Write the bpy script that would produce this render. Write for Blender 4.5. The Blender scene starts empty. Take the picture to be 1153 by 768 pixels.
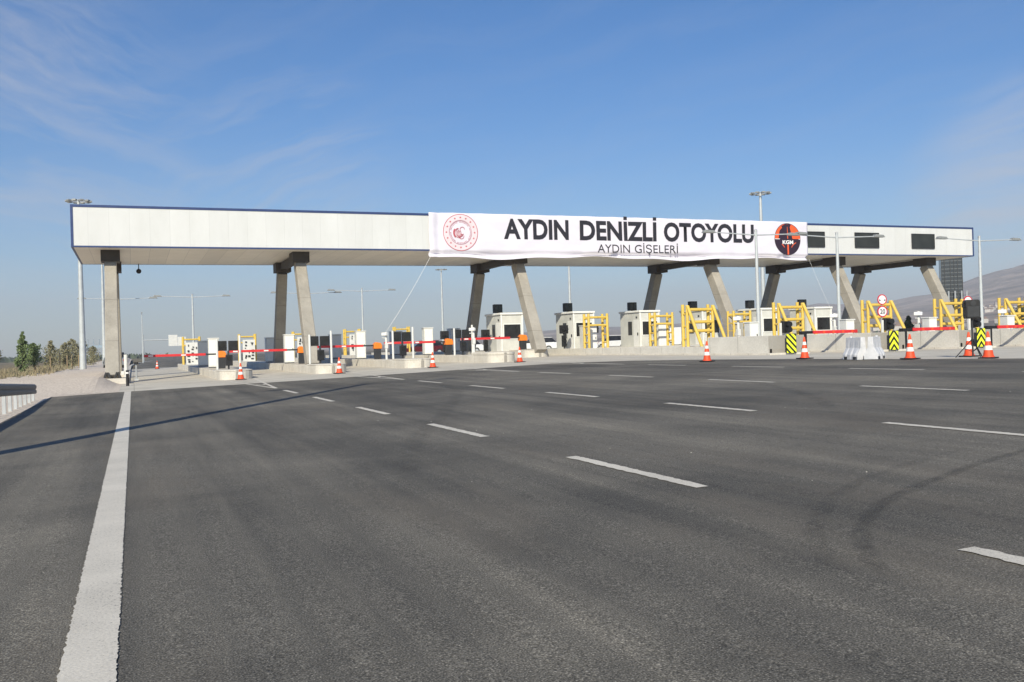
import bpy, bmesh, math, random
from mathutils import Vector, Matrix
random.seed(7)
C = bpy.context.scene
COL = C.collection
PI = math.pi
def R(d): return math.radians(d)

# ------------------------------------------------------------------ materials
def newmat(name):
    m = bpy.data.materials.new(name); m.use_nodes = True
    nt = m.node_tree
    return m, nt, nt.nodes['Principled BSDF']
def lk(nt, a, b): nt.links.new(a, b)
def noise(nt, scale, detail=4, rough=0.6, vec=None, dist=0.0):
    n = nt.nodes.new('ShaderNodeTexNoise'); n.inputs['Scale'].default_value = scale
    n.inputs['Detail'].default_value = detail; n.inputs['Roughness'].default_value = rough
    n.inputs['Distortion'].default_value = dist
    if vec is not None: lk(nt, vec, n.inputs['Vector'])
    return n
def ramp(nt, fac, stops):
    r = nt.nodes.new('ShaderNodeValToRGB')
    e = r.color_ramp.elements
    while len(e) < len(stops): e.new(0.5)
    for i, (p, c) in enumerate(stops):
        e[i].position = p; e[i].color = (*c, 1) if len(c) == 3 else c
    lk(nt, fac, r.inputs['Fac']); return r
def mixc(nt, fac, a, b, mode='MIX'):
    m = nt.nodes.new('ShaderNodeMix'); m.data_type = 'RGBA'; m.blend_type = mode
    if isinstance(fac, (int, float)): m.inputs[0].default_value = fac
    else: lk(nt, fac, m.inputs[0])
    for s, v in ((6, a), (7, b)):
        if isinstance(v, tuple): m.inputs[s].default_value = (*v, 1)
        else: lk(nt, v, m.inputs[s])
    return m.outputs[2]
def math_(nt, op, a, b=None, c=None):
    m = nt.nodes.new('ShaderNodeMath'); m.operation = op
    for i, v in enumerate((a, b, c)):
        if v is None: continue
        if isinstance(v, (int, float)): m.inputs[i].default_value = v
        else: lk(nt, v, m.inputs[i])
    return m.outputs[0]
def objco(nt): return nt.nodes.new('ShaderNodeTexCoord').outputs['Object']
def mapping(nt, vec, scale=(1,1,1), loc=(0,0,0), rot=(0,0,0)):
    m = nt.nodes.new('ShaderNodeMapping')
    m.inputs['Scale'].default_value = scale; m.inputs['Location'].default_value = loc; m.inputs['Rotation'].default_value = rot
    lk(nt, vec, m.inputs['Vector']); return m.outputs[0]
def bump(nt, b, h, strength=0.3, dist=0.02):
    n = nt.nodes.new('ShaderNodeBump'); n.inputs['Strength'].default_value = strength; n.inputs['Distance'].default_value = dist
    lk(nt, h, n.inputs['Height']); lk(nt, n.outputs[0], b.inputs['Normal'])
def simple(name, col, rough=0.5, metal=0.0, var=0.12, scale=3.0, spec=0.4, bmp=0.0):
    """procedural paint / plastic / metal: a little dirt and tone variation"""
    m, nt, b = newmat(name)
    co = objco(nt)
    n = noise(nt, scale, 5, 0.65, co)
    lo = tuple(max(0, c*(1-var)*0.96) for c in col); hi = tuple(min(1, c*(1+var*0.5)) for c in col)
    r = ramp(nt, n.outputs[0], [(0.3, lo), (0.7, hi)])
    lk(nt, r.outputs[0], b.inputs['Base Color'])
    rr = math_(nt, 'MULTIPLY_ADD', n.outputs[0], 0.25, rough-0.1)
    lk(nt, rr, b.inputs['Roughness'])
    b.inputs['Metallic'].default_value = metal
    b.inputs['Specular IOR Level'].default_value = spec
    if bmp: bump(nt, b, noise(nt, scale*8, 4, 0.6, co).outputs[0], bmp, 0.01)
    return m
M = {}
M['white'] = simple('white_paint', (0.68, 0.68, 0.66), 0.45, var=0.10)
M['booth'] = simple('booth_panel', (0.62, 0.62, 0.585), 0.45, var=0.12, scale=1.5)
M['offwhite'] = simple('off_white_trim', (0.8, 0.8, 0.78), 0.5, var=0.05)
M['dark_glass'] = simple('dark_window_glass', (0.022, 0.022, 0.024), 0.12, spec=0.5, var=0.6, scale=2.2)
M['black'] = simple('black_plastic', (0.012, 0.012, 0.014), 0.5)
M['dark_metal'] = simple('charcoal_metal', (0.035, 0.037, 0.042), 0.5, 0.2)
M['orange'] = simple('orange_plastic', (0.85, 0.22, 0.02), 0.5, var=0.1)
M['cone_orange'] = simple('cone_orange', (0.80, 0.085, 0.025), 0.55, var=0.15, scale=6)
M['cone_white'] = simple('cone_reflective_white', (0.8, 0.78, 0.76), 0.5, var=0.1, scale=8)
M['red'] = simple('red_arm_paint', (0.62, 0.03, 0.035), 0.45)
M['dark_red'] = simple('dark_red', (0.09, 0.012, 0.016), 0.5)
M['yellow'] = simple('yellow_frame_paint', (0.70, 0.49, 0.10), 0.45, var=0.12)
M['hi_yellow'] = simple('reflective_yellow', (0.78, 0.85, 0.04), 0.5, var=0.04)
M['galv'] = simple('galvanised_steel', (0.46, 0.48, 0.50), 0.5, 0.35, var=0.18, scale=2)
M['pole'] = simple('pole_grey', (0.50, 0.53, 0.55), 0.5, 0.15, var=0.12, scale=1.5)
M['lamp_head'] = simple('lamp_head_grey', (0.30, 0.31, 0.31), 0.5, 0.2)
M['navy'] = simple('navy_trim', (0.035, 0.06, 0.17), 0.45, 0.1)
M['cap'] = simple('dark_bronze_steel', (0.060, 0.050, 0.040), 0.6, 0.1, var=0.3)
M['screen'] = simple('unlit_screen', (0.035, 0.038, 0.036), 0.4, var=0.25, scale=1.2)
M['ink'] = simple('banner_ink', (0.020, 0.020, 0.030), 0.8, var=0.05)
M['ink_grey'] = simple('banner_ink_thin', (0.035, 0.035, 0.045), 0.8, var=0.05)
M['seal_red'] = simple('seal_red', (0.48, 0.10, 0.13), 0.8, var=0.1)
M['seal_pink'] = simple('seal_pink', (0.76, 0.62, 0.67), 0.8, var=0.05)
M['emblem_orange'] = simple('emblem_orange', (0.80, 0.11, 0.03), 0.8, var=0.04)
M['emblem_dark'] = simple('emblem_dark', (0.025, 0.012, 0.030), 0.8, var=0.05)
M['emblem_white'] = simple('emblem_white', (0.8, 0.79, 0.8), 0.8, var=0.03)
M['sign_red'] = simple('sign_red', (0.55, 0.02, 0.05), 0.5)
M['rope'] = simple('white_rope', (0.75, 0.75, 0.75), 0.8)
M['car_white'] = simple('car_white', (0.72, 0.73, 0.74), 0.25, var=0.03)
M['car_silver'] = simple('car_silver', (0.35, 0.37, 0.39), 0.3, 0.5, var=0.05)
M['car_red'] = simple('car_maroon', (0.09, 0.01, 0.015), 0.25, var=0.05)
M['tail_red'] = simple('tail_lamp', (0.35, 0.01, 0.01), 0.3)
M['blue_steel'] = simple('blue_grey_steel', (0.30, 0.38, 0.46), 0.5, 0.1)
M['bark'] = simple('bark', (0.13, 0.095, 0.065), 0.9, var=0.3, scale=10, bmp=0.5)
M['stake'] = simple('stake_wood', (0.34, 0.25, 0.15), 0.85, var=0.25, scale=8)
M['rail_dark'] = simple('rail_face_grey', (0.17, 0.165, 0.16), 0.55, 0.4, var=0.3, scale=3)

def leafmat(name, a, b):
    m, nt, bs = newmat(name)
    n = noise(nt, 1.7, 3, 0.6, objco(nt))
    rnd = nt.nodes.new('ShaderNodeNewGeometry').outputs['Random Per Island']
    f = math_(nt, 'MULTIPLY_ADD', rnd, 0.6, math_(nt, 'MULTIPLY', n.outputs[0], 0.4))
    lk(nt, ramp(nt, f, [(0.2, a), (0.8, b)]).outputs[0], bs.inputs['Base Color'])
    bs.inputs['Roughness'].default_value = 0.7; bs.inputs['Specular IOR Level'].default_value = 0.2
    return m
M['leaf_green'] = leafmat('leaf_green', (0.09, 0.13, 0.055), (0.21, 0.27, 0.12))
M['leaf_dull'] = leafmat('leaf_dull', (0.14, 0.14, 0.08), (0.34, 0.31, 0.19))
M['leaf_dark'] = leafmat('leaf_dark', (0.035, 0.055, 0.03), (0.085, 0.11, 0.065))
M['dry_grass'] = leafmat('dry_grass', (0.17, 0.14, 0.08), (0.38, 0.32, 0.21))

def asphalt():
    m, nt, b = newmat('asphalt'); co = objco(nt)
    fine = noise(nt, 95, 2, 0.6, co)            # stones
    mid = noise(nt, 22, 3, 0.7, co)
    big = noise(nt, 0.22, 4, 0.6, co, 0.4)
    streak = noise(nt, 1.0, 4, 0.65, mapping(nt, co, (0.75, 0.045, 1), rot=(0, 0, R(2))))
    streak2 = noise(nt, 1.0, 3, 0.6, mapping(nt, co, (2.6, 0.10, 1), rot=(0, 0, R(-4))))
    base = ramp(nt, fine.outputs[0], [(0.28, (0.032, 0.030, 0.027)), (0.47, (0.136, 0.129, 0.116)), (0.60, (0.220, 0.208, 0.188)), (0.74, (0.52, 0.49, 0.44))]).outputs[0]
    f1 = ramp(nt, big.outputs[0], [(0.34, (0.68, 0.68, 0.68)), (0.66, (1.22, 1.2, 1.16))]).outputs[0]
    f2 = ramp(nt, streak.outputs[0], [(0.33, (0.66, 0.66, 0.66)), (0.7, (1.3, 1.27, 1.2))]).outputs[0]
    f3 = ramp(nt, streak2.outputs[0], [(0.35, (0.88, 0.88, 0.88)), (0.7, (1.12, 1.11, 1.09))]).outputs[0]
    f4 = ramp(nt, mid.outputs[0], [(0.3, (0.84, 0.84, 0.84)), (0.7, (1.15, 1.15, 1.15))]).outputs[0]
    c = mixc(nt, 1.0, base, f1, 'MULTIPLY'); c = mixc(nt, 1.0, c, f2, 'MULTIPLY')
    c = mixc(nt, 1.0, c, f3, 'MULTIPLY'); c = mixc(nt, 1.0, c, f4, 'MULTIPLY')
    dust = noise(nt, 0.5, 5, 0.7, mapping(nt, co, (1, 0.3, 1), (7, 3, 0)))
    df = ramp(nt, dust.outputs[0], [(0.52, (0, 0, 0)), (0.74, (0.5, 0.5, 0.5))]).outputs[0]
    c = mixc(nt, df, c, (0.185, 0.158, 0.125))
    lk(nt, c, b.inputs['Base Color'])
    b.inputs['Roughness'].default_value = 0.85; b.inputs['Specular IOR Level'].default_value = 0.25
    h = math_(nt, 'ADD', fine.outputs[0], math_(nt, 'MULTIPLY', mid.outputs[0], 0.6))
    bump(nt, b, h, 0.55, 0.012)
    return m
M['asphalt'] = asphalt()
def concrete(name, a, bcol, sc=0.4, joints=None, bmp=0.25):
    m, nt, b = newmat(name); co = objco(nt)
    n1 = noise(nt, sc, 6, 0.65, co, 0.5); n2 = noise(nt, 14, 4, 0.7, co)
    c = ramp(nt, n1.outputs[0], [(0.3, a), (0.7, bcol)]).outputs[0]
    c = mixc(nt, 1.0, c, ramp(nt, n2.outputs[0], [(0.3, (0.86, 0.86, 0.85)), (0.7, (1.1, 1.1, 1.1))]).outputs[0], 'MULTIPLY')
    if joints:
        sx = nt.nodes.new('ShaderNodeSeparateXYZ'); lk(nt, co, sx.inputs[0])
        for ax, p, w in joints:
            d = math_(nt, 'PINGPONG', sx.outputs[ax], p/2)
            f = math_(nt, 'LESS_THAN', d, w)
            c = mixc(nt, math_(nt, 'MULTIPLY', f, 0.6), c, (0.12, 0.11, 0.10))
    lk(nt, c, b.inputs['Base Color']); b.inputs['Roughness'].default_value = 0.9
    b.inputs['Specular IOR Level'].default_value = 0.2
    if bmp: bump(nt, b, n2.outputs[0], bmp, 0.01)
    return m
M['concrete'] = concrete('apron_concrete', (0.48, 0.44, 0.375), (0.66, 0.615, 0.535), 0.35, [(0, 5.0, 0.012), (1, 5.0, 0.012)])
M['wall_concrete'] = concrete('cast_wall_concrete', (0.56, 0.535, 0.49), (0.68, 0.655, 0.605), 0.7, [(1, 2.5, 0.014)])
M['kerb'] = concrete('kerb_concrete', (0.52, 0.485, 0.43), (0.68, 0.64, 0.575), 0.9, [(1, 1.5, 0.012)])
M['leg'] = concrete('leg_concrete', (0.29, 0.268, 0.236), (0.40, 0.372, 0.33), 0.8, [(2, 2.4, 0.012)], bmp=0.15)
def gravel():
    m, nt, b = newmat('gravel_verge'); co = objco(nt)
    n1 = noise(nt, 9, 5, 0.75, co); n2 = noise(nt, 0.35, 5, 0.65, co, 0.5)
    c = ramp(nt, n1.outputs[0], [(0.3, (0.36, 0.295, 0.24)), (0.5, (0.68, 0.59, 0.50)), (0.72, (0.86, 0.78, 0.69))]).outputs[0]
    g = ramp(nt, n1.outputs[0], [(0.3, (0.12, 0.095, 0.06)), (0.7, (0.33, 0.27, 0.18))]).outputs[0]
    sx = nt.nodes.new('ShaderNodeSeparateXYZ'); lk(nt, co, sx.inputs[0])
    e = math_(nt, 'MULTIPLY_ADD', n2.outputs[0], 5.0, sx.outputs[0])        # grassed beyond x about -7
    f = math_(nt, 'LESS_THAN', e, -5.0)
    c = mixc(nt, f, c, g)
    lk(nt, c, b.inputs['Base Color']); b.inputs['Roughness'].default_value = 0.95; b.inputs['Specular IOR Level'].default_value = 0.1
    bump(nt, b, n1.outputs[0], 0.8, 0.05)
    return m
M['gravel'] = gravel()
def earth(name, stops, sc):
    m, nt, b = newmat(name); co = objco(nt)
    n1 = noise(nt, sc, 8, 0.7, co, 0.6)
    lk(nt, ramp(nt, n1.outputs[0], stops).outputs[0], b.inputs['Base Color'])
    b.inputs['Roughness'].default_value = 0.95; b.inputs['Specular IOR Level'].default_value = 0.1
    return m
M['earth'] = earth('dry_earth', [(0.3, (0.10, 0.085, 0.05)), (0.55, (0.20, 0.165, 0.105)), (0.75, (0.27, 0.22, 0.15))], 0.02)
M['hill'] = earth('hill_scrub', [(0.36, (0.085, 0.075, 0.055)), (0.5, (0.24, 0.19, 0.15)), (0.62, (0.44, 0.345, 0.28))], 0.009)
def paint(name, keep=0.30, col=(0.70, 0.65, 0.565)):
    m, nt, b = newmat(name); co = objco(nt)
    n1 = noise(nt, 60, 3, 0.7, co); n2 = noise(nt, 1.3, 4, 0.65, co)
    c = ramp(nt, n2.outputs[0], [(0.3, tuple(x*0.84 for x in col)), (0.7, col)]).outputs[0]
    c = mixc(nt, 1.0, c, ramp(nt, n1.outputs[0], [(0.3, (0.80, 0.80, 0.80)), (0.6, (1.05, 1.05, 1.05))]).outputs[0], 'MULTIPLY')
    wear = math_(nt, 'MULTIPLY_ADD', n2.outputs[0], 0.25, n1.outputs[0])
    w = ramp(nt, wear, [(keep+0.06, (1, 1, 1)), (keep+0.12, (0, 0, 0))]).outputs[0]
    c = mixc(nt, w, c, (0.075, 0.072, 0.07))
    lk(nt, c, b.inputs['Base Color']); b.inputs['Roughness'].default_value = 0.8
    bump(nt, b, n1.outputs[0], 0.4, 0.008)
    return m
M['paint'] = paint('road_paint', 0.36)
def alphadecal(name, col, lo, hi, amount, sc=5):
    m, nt, b = newmat(name); co = objco(nt)
    n = noise(nt, sc, 5, 0.75, co)
    uv = nt.nodes.new('ShaderNodeUVMap')
    sx = nt.nodes.new('ShaderNodeSeparateXYZ'); lk(nt, uv.outputs[0], sx.inputs[0])
    edge = math_(nt, 'SUBTRACT', 1.0, math_(nt, 'ABSOLUTE', math_(nt, 'MULTIPLY_ADD', sx.outputs[0], 2.0, -1.0)))
    edge = math_(nt, 'MINIMUM', math_(nt, 'MULTIPLY', edge, 1.7), 1.0)
    end = math_(nt, 'MINIMUM', math_(nt, 'MULTIPLY', math_(nt, 'SUBTRACT', 0.5, math_(nt, 'ABSOLUTE', math_(nt, 'SUBTRACT', sx.outputs[1], 0.5))), 6.0), 1.0)
    f = ramp(nt, n.outputs[0], [(lo, (0, 0, 0)), (hi, (1, 1, 1))]).outputs[0]
    a = math_(nt, 'MULTIPLY', math_(nt, 'MULTIPLY', f, edge), math_(nt, 'MULTIPLY', end, amount))
    b.inputs['Base Color'].default_value = (*col, 1); b.inputs['Roughness'].default_value = 0.8
    lk(nt, a, b.inputs['Alpha'])
    return m
M['skid'] = alphadecal('tyre_rubber_mark', (0.022, 0.022, 0.023), 0.3, 0.8, 0.38)
M['skid_faint'] = alphadecal('faint_tyre_mark', (0.028, 0.028, 0.029), 0.35, 0.75, 0.22)
def panelmat(name, col, per, axis, depth=0.8, var=0.04):
    m, nt, b = newmat(name); co = objco(nt)
    sx = nt.nodes.new('ShaderNodeSeparateXYZ'); lk(nt, co, sx.inputs[0])
    cell = math_(nt, 'FLOOR', math_(nt, 'DIVIDE', sx.outputs[axis], per))
    wn = nt.nodes.new('ShaderNodeTexWhiteNoise'); wn.noise_dimensions = '1D'; lk(nt, cell, wn.inputs['W'])
    c = ramp(nt, wn.outputs['Value'], [(0, tuple(x*(1-var) for x in col)), (1, tuple(min(1, x*(1+var*0.5)) for x in col))]).outputs[0]
    n = noise(nt, 0.7, 5, 0.7, mapping(nt, co, (1, 1, 0.35)))
    c = mixc(nt, 1.0, c, ramp(nt, n.outputs[0], [(0.3, (0.93, 0.93, 0.92)), (0.7, (1.03, 1.03, 1.03))]).outputs[0], 'MULTIPLY')
    d = math_(nt, 'PINGPONG', sx.outputs[axis], per/2)
    c = mixc(nt, math_(nt, 'MULTIPLY', math_(nt, 'LESS_THAN', d, 0.012), 1-depth), c, (0.2, 0.2, 0.2))
    lk(nt, c, b.inputs['Base Color']); b.inputs['Roughness'].default_value = 0.42
    return m
M['clad'] = panelmat('cladding_panel', (0.645, 0.652, 0.655), 1.1, 0, 0.82, 0.03)
M['soffit'] = panelmat('soffit_panel', (0.86, 0.80, 0.69), 1.1, 0, 0.6, 0.07)
def cloth():
    m, nt, b = newmat('banner_cloth'); co = objco(nt)
    n = noise(nt, 0.8, 4, 0.6, mapping(nt, co, (1, 1, 2)))
    lk(nt, ramp(nt, n.outputs[0], [(0.3, (0.66, 0.635, 0.725)), (0.7, (0.73, 0.705, 0.795))]).outputs[0], b.inputs['Base Color'])
    b.inputs['Roughness'].default_value = 0.75; b.inputs['Specular IOR Level'].default_value = 0.2
    bump(nt, b, noise(nt, 2.2, 3, 0.5, mapping(nt, co, (0.6, 1, 1.6))).outputs[0], 0.25, 0.05)
    return m
M['cloth'] = cloth()
def translucent_plastic():
    m, nt, b = newmat('white_translucent_plastic'); co = objco(nt)
    n = noise(nt, 5, 4, 0.6, co)
    lk(nt, ramp(nt, n.outputs[0], [(0.3, (0.52, 0.53, 0.56)), (0.7, (0.68, 0.68, 0.71))]).outputs[0], b.inputs['Base Color'])
    b.inputs['Roughness'].default_value = 0.4
    b.inputs['Subsurface Weight'].default_value = 0.3; b.inputs['Subsurface Radius'].default_value = (0.1, 0.1, 0.1)
    return m
M['plastic_white'] = translucent_plastic()
def towerglass():
    m, nt, b = newmat('tower_glazing'); co = objco(nt)
    sx = nt.nodes.new('ShaderNodeSeparateXYZ'); lk(nt, co, sx.inputs[0])
    d = math_(nt, 'PINGPONG', sx.outputs[2], 0.3)
    c = mixc(nt, math_(nt, 'LESS_THAN', d, 0.05), (0.035, 0.042, 0.052), (0.13, 0.14, 0.15))
    lk(nt, c, b.inputs['Base Color']); b.inputs['Roughness'].default_value = 0.2
    return m
M['tower'] = towerglass()
M['town_white'] = simple('town_wall', (0.56, 0.53, 0.49), 0.9, var=0.1, scale=0.05)
M['town_roof'] = simple('town_roof', (0.30, 0.20, 0.15), 0.9, var=0.2, scale=0.05)

# ------------------------------------------------------------------ mesh helpers
class MB:
    def __init__(s): s.v = []; s.f = []; s.uv = None
    def add(s, vs, fs):
        o = len(s.v); s.v += [tuple(v) for v in vs]; s.f += [tuple(i+o for i in f) for f in fs]; return s
    def box(s, c, d, rz=0, M4=None):
        x, y, z = d[0]/2, d[1]/2, d[2]/2
        vs = [Vector(((-x, x)[i & 1], (-y, y)[i >> 1 & 1], (-z, z)[i >> 2])) for i in range(8)]
        if rz: rot = Matrix.Rotation(rz, 3, 'Z'); vs = [rot @ v for v in vs]
        if M4 is not None: vs = [M4 @ v for v in vs]
        vs = [v+Vector(c) for v in vs]
        return s.add(vs, [(0,2,3,1), (4,5,7,6), (0,1,5,4), (2,6,7,3), (0,4,6,2), (1,3,7,5)])
    def bbox(s, x0, x1, y0, y1, z0, z1): return s.box(((x0+x1)/2, (y0+y1)/2, (z0+z1)/2), (x1-x0, y1-y0, z1-z0))
    def beam(s, a, b, w, h, w2=None, h2=None):
        """rectangular bar from a to b; w across x, h across the other"""
        a, b = Vector(a), Vector(b); d = (b-a).normalized()
        u = Vector((1,0,0)) if abs(d.x) < 0.9 else Vector((0,1,0))
        n = d.cross(u).normalized(); u = n.cross(d).normalized()
        w2 = w if w2 is None else w2; h2 = h if h2 is None else h2
        vs = [p+u*sx*ww/2+n*sy*hh/2 for p, ww, hh in ((a, w, h), (b, w2, h2)) for sx, sy in ((-1,-1), (1,-1), (1,1), (-1,1))]
        return s.add(vs, [(0,1,2,3), (7,6,5,4), (0,4,5,1), (1,5,6,2), (2,6,7,3), (3,7,4,0)])
    def tube(s, pts, r, n=10, r2=None, caps=True):
        pts = [Vector(p) for p in pts]; k = len(pts); o = len(s.v)
        prev = None
        for i, p in enumerate(pts):
            d = (pts[min(i+1, k-1)]-pts[max(i-1, 0)]).normalized()
            if prev is None:
                u = Vector((1,0,0)) if abs(d.x) < 0.9 else Vector((0,1,0))
            else: u = prev
            w = d.cross(u).normalized(); u = w.cross(d).normalized(); prev = u
            rr = r if r2 is None else r+(r2-r)*i/(k-1)
            for j in range(n):
                a = 2*PI*j/n; s.v.append(tuple(p+u*math.cos(a)*rr+w*math.sin(a)*rr))
        for i in range(k-1):
            for j in range(n):
                a, b = o+i*n+j, o+i*n+(j+1) % n
                s.f.append((a, b, b+n, a+n))
        if caps:
            s.f.append(tuple(o+j for j in reversed(range(n)))); s.f.append(tuple(o+(k-1)*n+j for j in range(n)))
        return s
    def lathe(s, prof, c=(0,0,0), n=20, axis='z', closed=True):
        o = len(s.v); c = Vector(c)
        for r, z in prof:
            for j in range(n):
                a = 2*PI*j/n
                p = Vector((r*math.cos(a), r*math.sin(a), z))
                if axis == 'y': p = Vector((p.x, -p.z, p.y))
                s.v.append(tuple(c+p))
        for i in range(len(prof)-1):
            for j in range(n):
                a, b = o+i*n+j, o+i*n+(j+1) % n
                s.f.append((a, b, b+n, a+n))
        if closed:
            s.f.append(tuple(o+j for j in reversed(range(n)))); s.f.append(tuple(o+(len(prof)-1)*n+j for j in range(n)))
        return s
    def prism(s, poly, a0, a1, axis):
        """polygon (2d) extruded along axis. axis x: poly=(y,z); y: (x,z); z: (x,y)"""
        def P(p, a): return {'x': (a, p[0], p[1]), 'y': (p[0], a, p[1]), 'z': (p[0], p[1], a)}[axis]
        n = len(poly)
        return s.add([P(p, a0) for p in poly]+[P(p, a1) for p in poly],
                     [tuple(range(n)), tuple(reversed(range(n, 2*n)))]+[(i, i+n, (i+1) % n+n, (i+1) % n) for i in range(n)])
    def sphere(s, c, r, n=10, m=6, sc=(1,1,1)):
        o = len(s.v)
        for i in range(m+1):
            t = PI*i/m
            for j in range(n):
                a = 2*PI*j/n
                s.v.append((c[0]+r*sc[0]*math.sin(t)*math.cos(a), c[1]+r*sc[1]*math.sin(t)*math.sin(a), c[2]+r*sc[2]*math.cos(t)))
        for i in range(m):
            for j in range(n):
                s.f.append((o+i*n+j, o+(i+1)*n+j, o+(i+1)*n+(j+1) % n, o+i*n+(j+1) % n))
        return s
    def build(s, name, mat, parent=None, smooth=False, bevel=0, loc=None):
        me = bpy.data.meshes.new(name); me.from_pydata(s.v, [], s.f); me.validate(); me.update()
        bm = bmesh.new(); bm.from_mesh(me); bmesh.ops.remove_doubles(bm, verts=bm.verts, dist=1e-5)
        bmesh.ops.recalc_face_normals(bm, faces=bm.faces); bm.to_mesh(me); bm.free()
        if s.uv:
            pass
        me.materials.append(M[mat] if isinstance(mat, str) else mat)
        o = bpy.data.objects.new(name, me); COL.objects.link(o)
        if parent is not None: o.parent = parent
        if loc is not None: o.location = loc
        if smooth:
            for p in me.polygons: p.use_smooth = True
            try: me.set_sharp_from_angle(angle=R(40))
            except Exception: pass
        if bevel:
            b = o.modifiers.new('bevel', 'BEVEL'); b.width = bevel; b.segments = 2; b.limit_method = 'ANGLE'; b.angle_limit = R(40)
        return o
def raw(name, vs, fs, mat, parent=None, uvs=None):
    me = bpy.data.meshes.new(name); me.from_pydata(vs, [], fs); me.update()
    me.materials.append(M[mat])
    if uvs:
        l = me.uv_layers.new(name='uv')
        for p in me.polygons:
            for li in p.loop_indices: l.data[li].uv = uvs[me.loops[li].vertex_index]
    o = bpy.data.objects.new(name, me); COL.objects.link(o)
    if parent is not None: o.parent = parent
    return o
def tag(o, label, cat, group=None, kind=None):
    o['label'] = label; o['category'] = cat
    if group: o['group'] = group
    if kind: o['kind'] = kind
    return o
def struct(o, label=None):
    o['kind'] = 'structure'
    if label: o['label'] = label
    return o
def empty(name, loc=(0,0,0), rz=0):
    o = bpy.data.objects.new(name, None); COL.objects.link(o); o.location = loc; o.rotation_euler = (0, 0, rz); o.empty_display_size = 0.2
    return o
def copy_tree(o, parent=None):
    c = o.copy(); COL.objects.link(c)
    if parent is not None: c.parent = parent
    for ch in list(o.children): copy_tree(ch, c)
    return c
class Proto:
    """first use moves the prototype itself, later uses copy the thing with its parts"""
    def __init__(s, root, cat, group=None): s.root = root; s.cat = cat; s.group = group; s.used = False
    def put(s, loc, label, rz=0, scale=1):
        o = copy_tree(s.root) if s.used else s.root
        s.used = True
        o.location = loc; o.rotation_euler = (0, 0, rz); o.scale = (scale,)*3
        return tag(o, label, s.cat, s.group)
def textmesh(name, body, mat, parent, x0, x1, zb, cap, y, bold=0.0, space=1.0, thick=0.004):
    """lettering standing in the XZ plane, facing -y, fitted from x0 to x1 with cap height cap"""
    cu = bpy.data.curves.new('lettering_curve', 'FONT'); cu.body = body; cu.offset = bold; cu.space_character = space
    cu.extrude = 0.0; cu.resolution_u = 4
    ob = bpy.data.objects.new('lettering_tmp', cu); COL.objects.link(ob)
    dg = bpy.context.evaluated_depsgraph_get(); dg.update()
    me = bpy.data.meshes.new_from_object(ob.evaluated_get(dg))
    bpy.data.objects.remove(ob); bpy.data.curves.remove(cu)
    xs = [v.co.x for v in me.vertices]
    # cap height measured on a plain capital
    cu2 = bpy.data.curves.new('lettering_cap', 'FONT'); cu2.body = 'E'; cu2.offset = bold
    ob2 = bpy.data.objects.new('lettering_tmp', cu2); COL.objects.link(ob2)
    dg = bpy.context.evaluated_depsgraph_get(); dg.update()
    m2 = bpy.data.meshes.new_from_object(ob2.evaluated_get(dg))
    ys = [v.co.y for v in m2.vertices]; y0, ch = min(ys), max(ys)-min(ys)
    bpy.data.objects.remove(ob2); bpy.data.curves.remove(cu2); bpy.data.meshes.remove(m2)
    sx = (x1-x0)/(max(xs)-min(xs)); sz = cap/ch; mx = min(xs)
    for v in me.vertices: v.co = ((v.co.x-mx)*sx+x0, y, (v.co.y-y0)*sz+zb)
    me.materials.clear(); me.materials.append(M[mat]); me.name = name
    o = bpy.data.objects.new(name, me); COL.objects.link(o); o.parent = parent
    return o
def clip(poly, a, b, c):
    """keep a*x+b*y<=c"""
    out = []
    for i in range(len(poly)):
        p, q = poly[i], poly[(i+1) % len(poly)]
        dp, dq = a*p[0]+b*p[1]-c, a*q[0]+b*q[1]-c
        if dp <= 0: out.append(p)
        if dp*dq < 0:
            t = dp/(dp-dq); out.append((p[0]+(q[0]-p[0])*t, p[1]+(q[1]-p[1])*t))
    return out

# ------------------------------------------------------------------ ground
SL = 0.0256
def gz(x): return SL*min(x, 25.0)
def sheet(name, poly, lift, mat, step=None):
    """ground-hugging sheet, cut where the cross fall stops (x=25)"""
    vs, fs = [], []
    for part in (clip(poly, 1, 0, 25.0), clip(poly, -1, 0, -25.0)):
        if len(part) > 2:
            o = len(vs); vs += [(x, y, gz(x)+lift) for x, y in part]; fs.append(tuple(range(o, len(vs))))
    return raw(name, vs, fs, mat)
def vnoise(x, y, s=1.0):
    from mathutils import noise as mn
    return mn.noise(Vector((x*s, y*s, 3.7)))

# asphalt: fine grid near the camera so the plaza is slightly uneven
def grid_sheet(name, xs, ys, zf, mat):
    vs = [(x, y, zf(x, y)) for y in ys for x in xs]; n = len(xs)
    fs = [(j*n+i, j*n+i+1, (j+1)*n+i+1, (j+1)*n+i) for j in range(len(ys)-1) for i in range(n-1)]
    return raw(name, vs, fs, mat)
struct(grid_sheet('asphalt_plaza', [-3.2, 0, 5, 10, 15, 20, 25, 60, 110], [-60, 0, 10, 20, 30, 43, 60, 112], lambda x, y: gz(x), 'asphalt'),
       'dark worn asphalt of the toll plaza')
struct(sheet('motorway', [(-0.3, 112), (60, 112), (40, 700), (12, 700)], 0.0, 'asphalt'), 'asphalt road running on beyond the toll lanes')
struct(sheet('concrete_apron', [(-0.66, 43.6), (5.4, 43.1), (20, 43.2), (22.3, 40.0), (23.6, 35.0), (24.3, 30.0), (24.75, 24.5), (25.6, 20.5), (27.5, 14), (75, 14), (75, 110), (-0.66, 110)], 0.004, 'concrete'),
       'pale concrete apron under the toll lanes')

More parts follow.
